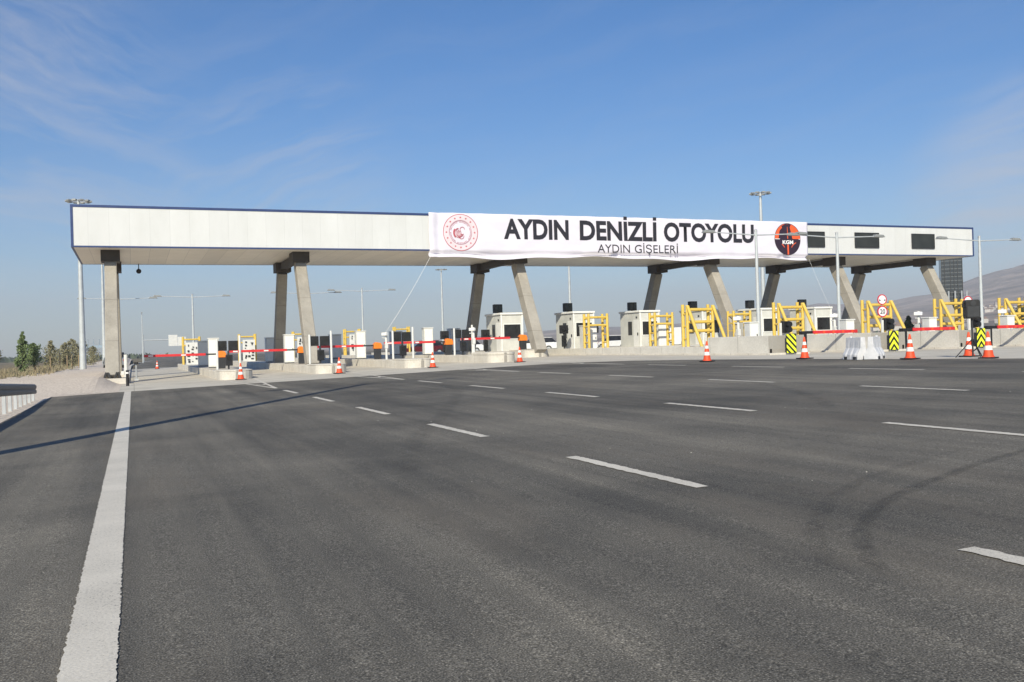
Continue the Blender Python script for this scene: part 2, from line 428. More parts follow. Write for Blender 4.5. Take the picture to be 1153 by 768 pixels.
def mark(mb, x0, y0, x1, y1, w, jit=0.012, step=0.06, lift=0.008):
    """one painted line with slightly ragged edges"""
    d = Vector((x1-x0, y1-y0)); L = d.length; d.normalize(); n = Vector((d.y, -d.x))
    k = max(2, int(L/step)); o = len(mb.v)
    for i in range(k+1):
        p = Vector((x0, y0))+d*L*i/k
        for sgn in (-1, 1):
            q = p+n*sgn*(w/2+random.uniform(-jit, jit))
            mb.v.append((q.x, q.y, gz(q.x)+lift))
    for i in range(k): mb.f.append((o+2*i, o+2*i+1, o+2*i+3, o+2*i+2))
e = MB(); mark(e, -0.24, -30, -0.255, 43.4, 0.265, 0.007, 0.025)
struct(e.build('edge_line', 'paint'), 'wide white edge line running to the left toll lane')
mk = MB()
for x in (5, 10, 15, 20):
    for k in range(-4, 6):
        y0 = 1.68+5.96*k
        mark(mk, x, y0, x, y0+2.9, 0.15)
struct(mk.build('lane_dashes', 'paint'), 'rows of white lane dashes on the asphalt')
gm = MB()
for x in (5, 10, 15, 20):
    apex = 36.4
    mark(gm, x, apex, x-0.75, 49.8, 0.13, lift=0.009); mark(gm, x, apex, x+0.75, 49.8, 0.13, lift=0.010)
    for j in range(4):
        y = 40.5+2.6*j; h = 0.75*(y-apex)/13.4
        mark(gm, x-h, y+0.8, x, y, 0.13, lift=0.011); mark(gm, x, y, x+h, y+0.8, 0.13, lift=0.012)
struct(gm.build('gore_markings', 'paint'), 'white hatched wedges in front of the toll islands')
km = MB()
mark(km, 24.95, 20.3, 24.1, 34.0, 0.10, lift=0.010); mark(km, 24.1, 34.0, 22.6, 40.2, 0.10, lift=0.010)
struct(km.build('apron_edge_line', 'paint'), 'thin white line where concrete apron meets asphalt')
def strip(name, pts, w, mat, lift):
    pts = [Vector(p) for p in pts]; dense = []
    for i in range(len(pts)-1):
        p0, p1, p2, p3 = pts[max(i-1, 0)], pts[i], pts[i+1], pts[min(i+2, len(pts)-1)]
        for t in [k/8 for k in range(8)]:
            dense.append(0.5*((2*p1)+(p2-p0)*t+(2*p0-5*p1+4*p2-p3)*t*t+(3*p1-p0-3*p2+p3)*t**3))
    dense.append(pts[-1]); vs, uv = [], []
    for i, p in enumerate(dense):
        d = (dense[min(i+1, len(dense)-1)]-dense[max(i-1, 0)]).normalized(); n = Vector((d.y, -d.x))
        for sgn, u in ((-1, 0), (1, 1)):
            q = p+n*sgn*w/2; vs.append((q.x, q.y, gz(q.x)+lift)); uv.append((u, i/(len(dense)-1)))
    return raw(name, vs, [(2*i, 2*i+1, 2*i+3, 2*i+2) for i in range(len(dense)-1)], mat, uvs=uv)
struct(strip('tyre_mark', [(16, 9.5), (12, 8.35), (8.8, 7.33), (7.84, 7.03), (6.99, 6.67), (6.25, 6.36), (5.59, 5.98), (5.08, 5.58), (4.71, 5.22), (4.43, 4.87), (4.2, 4.5), (4.1, 4.1)], 0.17, 'skid', 0.005), 'curved dark tyre mark on the asphalt')
struct(strip('tyre_mark', [(9.5, 8.2), (7.2, 7.4), (5.76, 6.64), (5.05, 6.03), (4.55, 5.51), (4.15, 4.97), (3.95, 4.5)], 0.2, 'skid_faint', 0.0055), 'fainter curved tyre mark beside the dark one')
struct(strip('tyre_mark', [(10.5, 12), (13, 16), (15.5, 22), (16.5, 28)], 0.35, 'skid_faint', 0.005), 'faint straight tyre mark between lane dashes')
struct(strip('tyre_mark', [(2.5, 9), (4, 14), (6.5, 20), (9, 27), (10, 34)], 0.4, 'skid_faint', 0.005), 'faint tyre mark across the left lanes')
struct(strip('tyre_mark', [(6.8, 34.9), (8.2, 35.3), (9.6, 35.2), (10.8, 36.2), (11.6, 37.2)], 0.5, 'skid', 0.0055), 'short black tyre mark near the apron')  # painted shadow of the tall lamp's head and arms, in the rubber colour
pb = MB()
for _ in range(26):
    x, y = random.uniform(-2.5, 16), random.uniform(4, 30)
    if random.random() < 0.4: x, y = random.gauss(6.4, 1.5), random.gauss(14, 3)
    r = random.uniform(0.004, 0.010)
    pb.sphere((x, y, gz(x)+r*0.6), r, 5, 3, (1, 1, 0.7))
tag(pb.build('road_pebbles', 'kerb'), 'pale pebbles and grit scattered over the asphalt', 'pebbles', kind='stuff')

# surrounding land
def big_ground():
    vs, fs = [], []
    rs = [0.0, 60, 150, 400, 1000, 2000, 4500, 11000]; n = 48
    vs.append((0, 0, -0.6))
    for r in rs[1:]:
        for j in range(n):
            a = 2*PI*j/n; vs.append((r*math.cos(a), r*math.sin(a), -0.6))
    for j in range(n): fs.append((0, 1+j, 1+(j+1) % n))
    for i in range(len(rs)-2):
        for j in range(n):
            a, b = 1+i*n+j, 1+i*n+(j+1) % n; fs.append((a, a+n, b+n, b))
    return raw('ground', vs, fs, 'earth')
struct(big_ground(), 'dry earth reaching to the horizon')
def ss(a, b, x):
    t = max(0, min(1, (x-a)/(b-a))); return t*t*(3-2*t)
def verge_z(x, y):
    up = ss(43.2, 56, y)*ss(-0.62, -1.9, x)
    side = ss(-3.3, -5.5, x)
    z = gz(x)+0.007+0.50*up+0.035*vnoise(x, y, 0.9)*max(up, side*0.6)+0.10*vnoise(x, y, 0.21)*side*up
    if y < 43.2: z = -0.09-0.06*ss(-3.15, -3.6, x)+0.05*vnoise(x, y, 0.7)*side
    return z
xs = [-60, -45, -34, -26, -20, -16, -13.5, -11.5, -10, -9, -8.2, -7.5, -6.9, -6.3, -5.8, -5.3, -4.8, -4.4, -4.0, -3.6, -3.2, -2.8, -2.4, -2.0, -1.7, -1.4, -1.1, -0.85, -0.62]
ys = [44.2+0.55*i for i in range(30)]+[61+1.5*i for i in range(20)]+[92+4*i for i in range(12)]+[150, 200, 300, 420]
struct(grid_sheet('gravel_verge', xs, ys, lambda x, y: verge_z(x, y)*(1-0.0*y), 'gravel'), 'pale gravel and dry grass verge left of the plaza')
struct(grid_sheet('roadside_verge', [-60, -30, -15, -9, -6, -5, -4.2, -3.7, -3.4, -3.2], [-60]+[1.5*i for i in range(29)]+[43.0, 44.2], lambda x, y: min(verge_z(x, y), verge_z(x, 44.2)+0.0) if y > 43.2 else verge_z(x, y), 'gravel'), 'earth verge under the guardrail')
struct(raw('gravel_lip', [(-3.25, 43.0, -0.077), (-0.55, 43.6, -0.008), (-0.55, 44.25, -0.008), (-3.25, 44.25, -0.070)], [(0, 1, 2, 3)], 'gravel'), 'gravel lip at the end of the asphalt')

# ------------------------------------------------------------------ hills
import mathutils
RIDGE = [(-4, 0.0), (8, 0.0), (14, 0.004), (18, 0.008), (22, 0.012), (26, 0.017), (30, 0.015), (34, 0.018), (36.5, 0.022), (38, 0.0268), (40.1, 0.032), (42, 0.029), (43.9, 0.0296), (45, 0.033), (46.5, 0.036), (47.4, 0.0445), (48.5, 0.0515), (50.6, 0.0605), (53, 0.068), (58, 0.069), (66, 0.068), (80, 0.06), (95, 0.04), (110, 0.0)]
def ridge(a):
    for (a0, h0), (a1, h1) in zip(RIDGE, RIDGE[1:]):
        if a0 <= a <= a1:
            t = (a-a0)/(a1-a0); return h0+(h1-h0)*t
    return 0.0
RR = 3000.0
def hill_z(a, r):
    """height at bearing a (degrees right of +y) and range r"""
    from mathutils import noise as mn
    h = ridge(a)
    x, y = r*math.sin(R(a)), r*math.cos(R(a))
    t = max(0.0, min(1.25, (r-750)/(RR-750)))
    f = t**1.45 if t < 1 else 1.0-0.9*(t-1)
    n = mn.fractal(Vector((x/520, y/520, 1.3)), 0.9, 2.1, 6)
    n2 = abs(mn.noise(Vector((x/240, y/240, 5.1))))
    return RR*h*f*(1+0.10*n)-75*h*10*n2*min(1, t*1.5)*min(h*14, 1)*0.55-1.2+3.5*ss(0.0, 0.05, t)*min(1, h*30)
def hills():
    na, nr = 300, 70
    vs, fs = [], []
    for j in range(nr+1):
        r = 750+(3800-750)*j/nr
        for i in range(na+1):
            a = -4+114*i/na
            vs.append((r*math.sin(R(a)), r*math.cos(R(a)), hill_z(a, r)))
    for j in range(nr):
        for i in range(na):
            a = j*(na+1)+i; fs.append((a, a+1, a+na+2, a+na+1))
    o = raw('hills', vs, fs, 'hill')
    for p in o.data.polygons: p.use_smooth = True
    return o
struct(hills(), 'hazy bare mountain slopes behind the toll plaza')
town = 0
for k in range(170):
    if k < 80: a = random.uniform(47.2, 52.5); r = random.uniform(1330, 1560)+(a-47)*10
    else: a = random.uniform(39.5, 52.5); r = random.uniform(880, 1120)
    w, d, h = random.uniform(3.5, 8), random.uniform(4, 8), random.uniform(2.2, 4.5)
    hm = MB(); hm.bbox(-w/2, w/2, -d/2, d/2, -6, h)
    nm = 'town_house'
    root = hm.build(nm, 'town_white')
    root.location = (r*math.sin(R(a)), r*math.cos(R(a)), hill_z(a, r)); root.rotation_euler = (0, 0, random.uniform(0, PI))
    MB().prism([(-w/2-0.4, h+0.02), (w/2+0.4, h+0.02), (0, h+1.1)], -d/2-0.4, d/2+0.4, 'y').build('roof', 'town_roof', root)
    tag(root, 'tiny pale house in the hazy town at the foot of the mountain', 'house', 'houses at the foot of the mountain')

# ------------------------------------------------------------------ toll canopy
X0, X1, Y0, Y1, Z0, Z1 = -3.1, 65.7, 58.5, 69.5, 7.8, 10.2
can = tag(empty('toll_canopy', (0, 0, 0)), 'long white toll canopy with navy trim on slanted concrete legs', 'toll canopy')
MB().bbox(X0+0.05, X1-0.05, Y0+0.03, Y1-0.03, Z0+0.03, Z1-0.06).build('fascia', 'clad', can)
MB().bbox(X0+0.12, X1-0.12, Y0+0.13, Y1-0.13, Z0-0.02, Z0+0.02).build('soffit', 'soffit', can)
tr = MB()
tr.bbox(X0, X1, Y0, Y0+0.16, Z1-0.14, Z1).bbox(X0, X1, Y1-0.16, Y1, Z1-0.14, Z1)
tr.bbox(X0, X0+0.16, Y0+0.16, Y1-0.16, Z1-0.14, Z1).bbox(X1-0.16, X1, Y0+0.16, Y1-0.16, Z1-0.14, Z1)
tr.build('roof_trim', 'navy', can)
tr = MB()
tr.bbox(X0, X1, Y0, Y0+0.12, Z0-0.03, Z0+0.06).bbox(X0, X1, Y1-0.12, Y1, Z0-0.03, Z0+0.06)
tr.bbox(X0, X0+0.12, Y0+0.12, Y1-0.12, Z0-0.03, Z0+0.06).bbox(X1-0.12, X1, Y0+0.12, Y1-0.12, Z0-0.03, Z0+0.06)
tr.build('bottom_trim', 'navy', can)
for x in (X0, X1):
    for y in (Y0, Y1):
        s = 1 if x == X0 else -1; q = 1 if y == Y0 else -1
        MB().bbox(min(x, x+s*0.13), max(x, x+s*0.13), min(y, y+q*0.13), max(y, y+q*0.13), Z0+0.06, Z1-0.14).build('corner_trim', 'navy', can)
for x, zb in ((-1.1, 0.30), (10, gz(10)+0.3), (25, 0.94), (40.8, 0.94), (52.8, 0.64), (62.4, 0.64)):
    for yb, yt, yc in ((57.0, 60.55, 60.65), (71.2, 68.2, 68.1)):
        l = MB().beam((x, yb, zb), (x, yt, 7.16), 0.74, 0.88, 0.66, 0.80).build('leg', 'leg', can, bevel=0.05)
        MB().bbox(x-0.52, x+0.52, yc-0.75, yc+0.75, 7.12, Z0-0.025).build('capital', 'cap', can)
        k_ = 1.0 if x < 0 else 0.45
        for s in (-1, 1):
            fb = MB()
            fb.beam((x+s*0.42, yb-0.52, zb), (x+s*0.30, yb-0.40, zb+0.32*k_), 0.12*k_, 0.10*k_); fb.beam((x+s*0.12, yb-0.52, zb), (x+s*0.24, yb-0.40, zb+0.32*k_), 0.10*k_, 0.10*k_)
            if x < 12: fb.build('foot_bracket', 'black', l)
    MB().bbox(x-0.24, x+0.24, 61.4, 67.35, 7.28, 7.70).build('cross_beam', 'cap', can)
MB().bbox(-2.0, -0.3, 55.9, 58.2, -0.3, 0.30).build('footing', 'kerb', can); MB().bbox(-2.0, -0.3, 70.2, 72.3, -0.3, 0.30).build('footing', 'kerb', can)
for x in (52.8, 62.4):
    for y in (57.0, 71.2): MB().bbox(x-0.8, x+0.8, y-1.0, y+1.0, 0.3, 0.66).build('footing', 'kerb', can)
for x0 in (47.7, 53.1, 58.95):
    sc = MB().bbox(x0, x0+2.3, Y0-0.06, Y0+0.04, 8.42, 9.50).build('message_screen', 'screen', can)
    MB().bbox(x0-0.05, x0+2.35, Y0-0.09, Y0+0.03, 9.50, 9.56).bbox(x0-0.05, x0+2.35, Y0-0.09, Y0+0.03, 8.36, 8.42).bbox(x0-0.05, x0, Y0-0.09, Y0+0.03, 8.42, 9.50).bbox(x0+2.3, x0+2.35, Y0-0.09, Y0+0.03, 8.42, 9.50).build('frame', 'dark_metal', sc)

# ------------------------------------------------------------------ banner
BX0, BX1, BY = 18.0, 48.35, Y0-0.12
ban = empty('banner', (0, 0, 0))
tag(ban, 'long white cloth banner with black lettering and two round emblems', 'banner')
def banner_y(x, z):
    return BY+0.022*math.sin(x*0.9+z)+0.012*math.sin(x*2.3-z*1.7)
vs, fs = [], []; NX, NZ = 240, 22
for i in range(NX+1):
    x = BX0+(BX1-BX0)*i/NX; u = i/NX
    fl = 0.5+0.5*math.sin(x*0.62+1.0)*math.cos(x*0.23)
    top = 10.27-0.02*abs(math.sin(x*1.6))
    low = 7.36+0.10*math.sin(x*0.45+0.6)+0.05*math.sin(x*1.3)
    for j in range(NZ+1):
        t = j/NZ; z = top+(low-top)*t
        y = banner_y(x, z)
        if z < 7.72:
            q = (7.72-z)/(7.72-low+1e-6)            # the hem flaps back under the canopy edge, then forward again
            y += 0.40*math.sin(min(1.0, q*1.25)*PI*0.85)*(0.45+0.75*fl)-0.16*q*q*(1-fl)
        if u < 0.03: y -= 0.05*math.sin(u/0.03*PI*2)
        vs.append((x+0.012*math.sin(z*4), y, z))
for i in range(NX):
    for j in range(NZ):
        a = i*(NZ+1)+j; fs.append((a, a+1, a+NZ+2, a+NZ+1))
cl = raw('cloth', vs, fs, 'cloth', ban)
for p in cl.data.polygons: p.use_smooth = True
md = cl.modifiers.new('cloth_thickness', 'SOLIDIFY'); md.thickness = 0.006; md.offset = 1
def islands(me):
    lab = list(range(len(me.vertices)))
    def find(i):
        while lab[i] != i: lab[i] = lab[lab[i]]; i = lab[i]
        return i
    for e_ in me.edges: lab[find(e_.vertices[0])] = find(e_.vertices[1])
    d_ = {}
    for v in me.vertices: d_.setdefault(find(v.index), []).append(v.co)
    return list(d_.values())
def letters(*a, **k):
    dots = k.pop('dots', ()); o = textmesh(*a, **k)
    if dots:
        bars = sorted((min(c.x for c in g), max(c.x for c in g), max(c.z for c in g)) for g in islands(o.data))
        cap = a[7]; sel = [b for b in bars if b[1]-b[0] < cap*0.32]
        for i in dots:
            x0, x1, zt = sel[i]; h = min((x1-x0)*0.95, cap*0.17)
            MB().add([(x, banner_y(x, z)-0.035, z) for x, z in ((x0, zt+cap*0.09), (x1, zt+cap*0.09), (x1, zt+cap*0.09+h), (x0, zt+cap*0.09+h))], [(0, 1, 2, 3)]).build('letter_dot', a[2], a[3])
    for v in o.data.vertices: v.co.y = banner_y(v.co.x, v.co.z)-0.035
    return o
for wd, a, b, dd in (('AYDIN', 23.2, 28.0, ()), ('DENIZLI', 28.85, 34.96, (0, 1)), ('OTOYOLU', 35.56, 43.35, ())):
    letters('lettering', wd, 'ink', ban, a, b, 8.60, 1.36, BY-0.05, bold=0.034, dots=dd)
for wd, a, b, dd in (('AYDIN', 30.2, 32.75, ()), ('GI\u015eELERI', 33.15, 36.7, (0, 1))):
    letters('lettering', wd, 'ink_grey', ban, a, b, 7.76, 0.56, BY-0.05, bold=0.0, dots=dd)
def flat(poly_list, name, mat, parent, lift):
    mb = MB()
    for poly in poly_list: mb.add([(x, banner_y(x, z)-lift, z) for x, z in poly], [tuple(range(len(poly)))])
    return mb.build(name, mat, parent)
def disc(cx, cz, r, n=48): return [(cx+r*math.cos(2*PI*i/n), cz+r*math.sin(2*PI*i/n)) for i in range(n)]
def ringp(cx, cz, r0, r1, n=72, a0=0, a1=2*PI):
    out = []
    for i in range(n):
        a, b = a0+(a1-a0)*i/n, a0+(a1-a0)*(i+1)/n
        out.append([(cx+r0*math.cos(a), cz+r0*math.sin(a)), (cx+r1*math.cos(a), cz+r1*math.sin(a)), (cx+r1*math.cos(b), cz+r1*math.sin(b)), (cx+r0*math.cos(b), cz+r0*math.sin(b))])
    return out
# red ministry style seal: ring, sixteen stars, inner lettered ring, crescent swirl
sx_, sz_ = 20.15, 8.98
seal = flat(ringp(sx_, sz_, 0.82, 1.17), 'emblem', 'seal_pink', ban, 0.030)
flat(ringp(sx_, sz_, 1.17, 1.21), 'emblem_ring', 'seal_red', seal, 0.034)
flat(ringp(sx_, sz_, 0.76, 0.785, 40), 'emblem_ring', 'seal_red', seal, 0.034)
stars = []
for k in range(16):
    a = 2*PI*k/16+PI/2; cx, cz = sx_+0.98*math.cos(a), sz_+0.98*math.sin(a)
    stars.append([(cx+(0.085 if i % 2 == 0 else 0.036)*math.sin(PI*i/5), cz+(0.085 if i % 2 == 0 else 0.036)*math.cos(PI*i/5)) for i in range(10)])
flat(stars, 'star_ring', 'seal_red', seal, 0.036)
ticks = []
for k in range(46):
    a = 2*PI*k/46; da = 0.025+0.02*(k*7 % 3)/3
    if k % 9 == 4: continue
    ticks += ringp(sx_, sz_, 0.655, 0.72, 1, a, a+da*1.6)
flat(ticks, 'ring_lettering', 'seal_red', seal, 0.036)
sw = []
for k in range(6):
    a0 = PI*0.55+k*0.16
    sw += ringp(sx_-0.10+0.045*k, sz_-0.03+0.02*math.sin(k*2), 0.30-0.045*k, 0.335-0.045*k, 16, a0, a0+PI*1.05)
sw += ringp(sx_-0.06, sz_-0.02, 0.34, 0.46, 14, PI*0.8, PI*1.25)
sw += ringp(sx_+0.12, sz_+0.20, 0.14, 0.175, 12, 0, PI*1.3)+ringp(sx_+0.05, sz_-0.24, 0.16, 0.195, 12, PI, PI*2.1)
flat(sw, 'swirl', 'seal_red', seal, 0.036)
# orange and black highway emblem
ex, ez, er = 46.45, 8.92, 1.22
emb = flat([disc(ex, ez, er)], 'emblem', 'emblem_dark', ban, 0.030)
d = disc(ex, ez, er*0.965, 96)
up = clip(d, 0, -1, -(ez+0.02))
for pl_ in (clip(up, 1, -0.24, (ex-0.46)-0.24*ez), clip(up, -1, -0.24, -(ex+0.46)-0.24*ez)): flat([pl_], 'emblem_field', 'emblem_orange', emb, 0.034)
lowd = clip(d, 0, 1, ez-0.42)
flat([[(ex-0.035, ez+0.03), (ex+0.035, ez+0.03), (ex+0.016, ez+er*0.95), (ex-0.016, ez+er*0.95)]], 'emblem_line', 'emblem_orange', emb, 0.037)
flat([clip(clip(lowd, 1, 0.0, ex+0.07), -1, 0.0, -(ex-0.07))], 'emblem_road', 'emblem_orange', emb, 0.036)
flat(ringp(ex-1.05, ez-1.05, 0.80, 0.86, 20, R(30), R(85))+ringp(ex+1.05, ez-1.05, 0.80, 0.86, 20, R(95), R(150)), 'emblem_arc', 'emblem_orange', emb, 0.035)
flat([[(ex-er*0.965, ez-0.012), (ex+er*0.965, ez-0.012), (ex+er*0.965, ez+0.03), (ex-er*0.965, ez+0.03)]], 'emblem_line', 'emblem_white', emb, 0.036)
kg = textmesh('emblem_lettering', 'KGM', 'emblem_white', emb, ex-0.50, ex+0.50, ez-0.38, 0.29, BY, bold=0.04)
for v in kg.data.vertices: v.co.y = banner_y(v.co.x, v.co.z)-0.045
def rope(name, a, b, sag, r, label):
    a, b = Vector(a), Vector(b)
    pts = [a.lerp(b, i/14)+Vector((0, 0, -sag*4*(i/14)*(1-i/14))) for i in range(15)]
    tag(MB().tube(pts, r, 6).build(name, 'rope', smooth=True), label, 'rope')
rope('guy_rope', (18.05, 58.3, 7.42), (15.0, 58.5, 2.6), 0.15, 0.011, 'white rope slanting from the left lower corner of the banner to a white post')
rope('guy_rope', (48.3, 58.25, 7.4), (49.6, 57.4, 3.4), 0.1, 0.006, 'thin rope hanging from the right lower corner of the banner')

# dome camera hanging under the rear edge
dc = MB().tube([(0, 0, 0), (0, 0, -0.42)], 0.03, 8).build('dome_camera', 'black')
dc.location = (0.5, 68.9, Z0-0.03); tag(dc, 'small black dome camera hanging under the canopy near its left end', 'camera')
MB().sphere((0, 0, -0.5), 0.17, 12, 8).build('dome', 'black', dc, smooth=True)

# ------------------------------------------------------------------ toll islands
ORD = ['leftmost', 'second from left', 'third from left', 'fourth from left', 'fifth from left', 'sixth from left', 'seventh from left', 'eighth from left']
def round_nose(x, hw, yn, ye):
    p = [(x+hw*math.cos(a), yn+hw-hw*math.sin(a)) for a in [PI*i/12 for i in range(13)]]
    return [(x+hw, ye)]+p+[(x-hw, ye)]
LEFT = [5, 10, 15, 20, 25]
for i, x in enumerate(LEFT):
    yn = 50.6 if x < 25 else 57.0
    t = empty('toll_island', (x, yn, gz(x))); tag(t, ['concrete toll island beside the leftmost traffic lane', 'concrete toll island carrying the second canopy leg', 'concrete toll island carrying the white post tied to the banner rope', 'concrete toll island with a rounded end in front of the nearest booth', 'concrete toll island under the booth left of the slanted middle leg'][i], 'toll island', 'concrete toll islands')
    poly = [(a-x, b-yn) for a, b in round_nose(x, 0.85, yn, 101)]
    MB().prism(poly, -0.1, 0.42, 'z').build('plinth', 'kerb', t, bevel=0.03)
    nz = [(0.86*math.cos(a), 0.86-0.86*math.sin(a)) for a in [PI*k/12 for k in range(13)]]
    nz = [(0.86, 3.4)]+nz+[(-0.86, 3.4)]
    MB().prism(nz, 0.422, 0.50 if x != 20 else 0.60, 'z').build('nose_block', 'kerb', t, bevel=0.05)
RIGHT = [(29.75, 37.7), (34.65, 36.1), (39.65, 35.4), (44.7, 34.8), (49.7, 34.4), (54.7, 34.2)]
for i, (x, yn) in enumerate(RIGHT):
    t = empty('toll_island', (x, yn, 0.64)); tag(t, ['walled toll island with the diagonal striped panel on its end', 'walled toll island with a chevron panel under the speed signs', 'walled toll island with a chevron panel beside the loudspeaker', 'walled toll island behind the loudspeaker, third wall from the right', 'walled toll island at the right edge of the photo', 'walled toll island mostly outside the right edge'][i], 'toll island', 'walled toll islands')
    ye = 101-yn
    MB().bbox(-1.0, 1.0, 0.0, ye, -0.05, 0.30).build('plinth', 'kerb', t)
    w = MB()
    for s in (-1, 1):
        w.bbox(min(s*0.86, s*1.06), max(s*0.86, s*1.06), 5.2, 38, -0.04, 0.47)
    w.build('low_wall', 'wall_concrete', t, bevel=0.02)
    w = MB()
    for s in (-1, 1): w.bbox(min(s*0.86, s*1.08), max(s*0.86, s*1.08), 0.0, 5.2, -0.04, 0.95)
    w.bbox(-0.858, 0.858, 0.002, 0.22, -0.04, 0.948)
    w.build('barrier_wall', 'wall_concrete', t, bevel=0.02)
    MB().bbox(-1.18, 1.18, -0.25, ye, -0.05, 0.10).build('kerb', 'kerb', t, bevel=0.02)

def iz(x): return gz(x)+0.42
# ------------------------------------------------------------------ cabinets
def cabinet(name, w, d, h):
    t = empty(name)
    MB().bbox(-w/2, w/2, -d/2, d/2, 0.06, h).build('case', 'white', t, bevel=0.02)
    MB().bbox(-w/2+0.03, w/2-0.03, -d/2+0.03, d/2-0.03, 0, 0.06).build('base', 'dark_metal', t)
    dr = MB().bbox(-w/2+0.05, w/2-0.05, -d/2-0.012, -d/2-0.001, 0.14, h-0.10).build('door', 'offwhite', t)
    MB().bbox(w/2-0.14, w/2-0.10, -d/2-0.045, -d/2-0.013, h*0.45, h*0.45+0.16).build('handle', 'dark_metal', dr)
    MB().bbox(-w/2-0.04, w/2+0.04, -d/2-0.04, d/2+0.04, h+0.001, h+0.05).build('lid', 'offwhite', t, bevel=0.01)
    return t
pc = Proto(cabinet('equipment_cabinet', 0.66, 0.6, 1.95), 'cabinet', 'white cabinets on the toll islands')
CL = ['leftmost tall white cabinet, on the toll island beside the far yellow frame', 'tall white cabinet just right of the second canopy rear leg', 'tall white cabinet behind the orange barrier machine, third from left', 'tall white cabinet left of the nearest toll booth, fourth from left']
for x, l in zip(LEFT[:4], CL): pc.put((x, 66.0, iz(x)), l)
pd = Proto(cabinet('equipment_cabinet', 0.85, 0.9, 1.9), 'cabinet', 'shaded cabinets under the canopy')
SL_ = ['shaded grey looking cabinet behind the leftmost white cabinet', 'shaded grey looking cabinet left of the second canopy rear leg', 'shaded grey looking cabinet right of the second canopy front leg', 'shaded grey looking cabinet below the banner rope', 'shaded grey looking cabinet left of the third canopy rear leg']
for x, l in zip(LEFT, SL_): pd.put((x, 75.0, iz(x)), l)
pw = Proto(cabinet('equipment_cabinet', 0.95, 0.9, 1.75), 'cabinet', 'white cabinets in front of the booths')
pw.put((30.3, 60.4, 0.94), 'white cabinet between the second booth and its yellow frame')
pw.put((36.1, 60.0, 0.94), 'white cabinet standing inside the yellow frame, right of the third booth')
pn = Proto(cabinet('equipment_cabinet', 0.55, 0.5, 1.35), 'cabinet', 'small white cabinets near the barrier walls')
for (x, yn), l in zip(RIGHT[:4], ['small white cabinet behind the barrier wall with diagonal stripes', 'small white cabinet left of the speed signs', 'small white cabinet between the speed signs and the loudspeaker', 'small white cabinet at the right edge of the photo']):
    pn.put((x+0.3, yn+3.2, 0.94), l)

# ------------------------------------------------------------------ barrier machines on the left lanes
def lift_barrier():
    t = empty('lift_barrier')
    MB().bbox(-0.21, 0.21, -0.2, 0.2, 0, 0.70).build('cabinet', 'dark_metal', t, bevel=0.02)
    MB().prism([(-0.27, 0.70), (0.27, 0.70), (0.27, 0.92), (0.20, 1.08), (-0.14, 1.14), (-0.27, 1.0)], -0.25, 0.25, 'y').build('hood', 'orange', t, bevel=0.03)
    a = MB().bbox(-4.55, -0.95, -0.06, 0.0, 0.85, 1.0).build('arm', 'red', t, bevel=0.01)
    MB().bbox(-0.95, -0.20, -0.05, -0.01, 0.87, 0.97).build('arm_bracket', 'dark_metal', a)
    for xx in (-4.3, -2.4): MB().bbox(xx, xx+0.28, -0.064, -0.062, 0.88, 0.96).build('arm_band', 'cone_white', a)
    return t
pbm = Proto(lift_barrier(), 'barrier', 'orange hooded lift barriers')
for x, l in zip(LEFT, ['leftmost lift barrier with its red arm across the left lane', 'lift barrier with orange hood left of the second canopy front leg', 'lift barrier with orange hood right of the second canopy leg', 'lift barrier with orange hood left of the third canopy rear leg', 'lift barrier with orange hood in front of the nearest booth window']):
    pbm.put((x+0.15, 61.6 if x < 25 else 60.3, iz(x)), l)
# rest post of the far left arm
t = tag(empty('arm_rest_post', (0.15, 61.6, 0.0)), 'grey forked post at the tip of the left lane barrier arm', 'post')
MB().tube([(0, 0, -0.05), (0, 0, 1.05)], 0.05, 10).build('post', 'galv', t); MB().bbox(-0.12, 0.12, -0.14, 0.10, 1.0, 1.12).build('fork', 'black', t)
MB().bbox(-0.12, 0.12, -0.12, 0.12, 0.0, 0.12).build('base', 'galv', t)

# ------------------------------------------------------------------ display and signal posts
def lane_display():
    t = empty('lane_display')
    for s, h in ((-0.62, 1.75), (0.62, 1.95)):
        MB().tube([(s, 0.0, 0), (s, 0.0, h)], 0.065, 10).build('post', 'white', t, smooth=True)
    for s in (-0.34, 0.28):
        b = MB().bbox(s-0.26, s+0.26, 0.08, 0.34, 1.10, 1.66).build('display', 'black', t, bevel=0.02)
        MB().bbox(s-0.21, s+0.21, 0.070, 0.079, 1.15, 1.61).build('screen', 'dark_glass', b)
    MB().bbox(-0.05, 0.05, 0.1, 0.2, 0.0, 1.1).build('mast', 'dark_metal', t)
    s2 = MB().bbox(-0.16, 0.22, 0.02, 0.26, 0.25, 0.86).build('ticket_unit', 'black', t, bevel=0.02)
    MB().bbox(-0.08, 0.14, 0.005, 0.019, 0.55, 0.78).build('screen', 'dark_glass', s2)
    return t
pdp = Proto(lane_display(), 'lane display', 'black displays between white posts')
for x, y, l in ((5, 55.2, 'black twin display between two white posts, leftmost island'), (10, 54.2, 'black twin display beside the foot of the second canopy front leg'), (15, 54.6, 'black twin display between white posts under the banner rope'), (20, 58.0, 'black twin display left of the third canopy rear leg')):
    pdp.put((x, y, iz(x)), l)
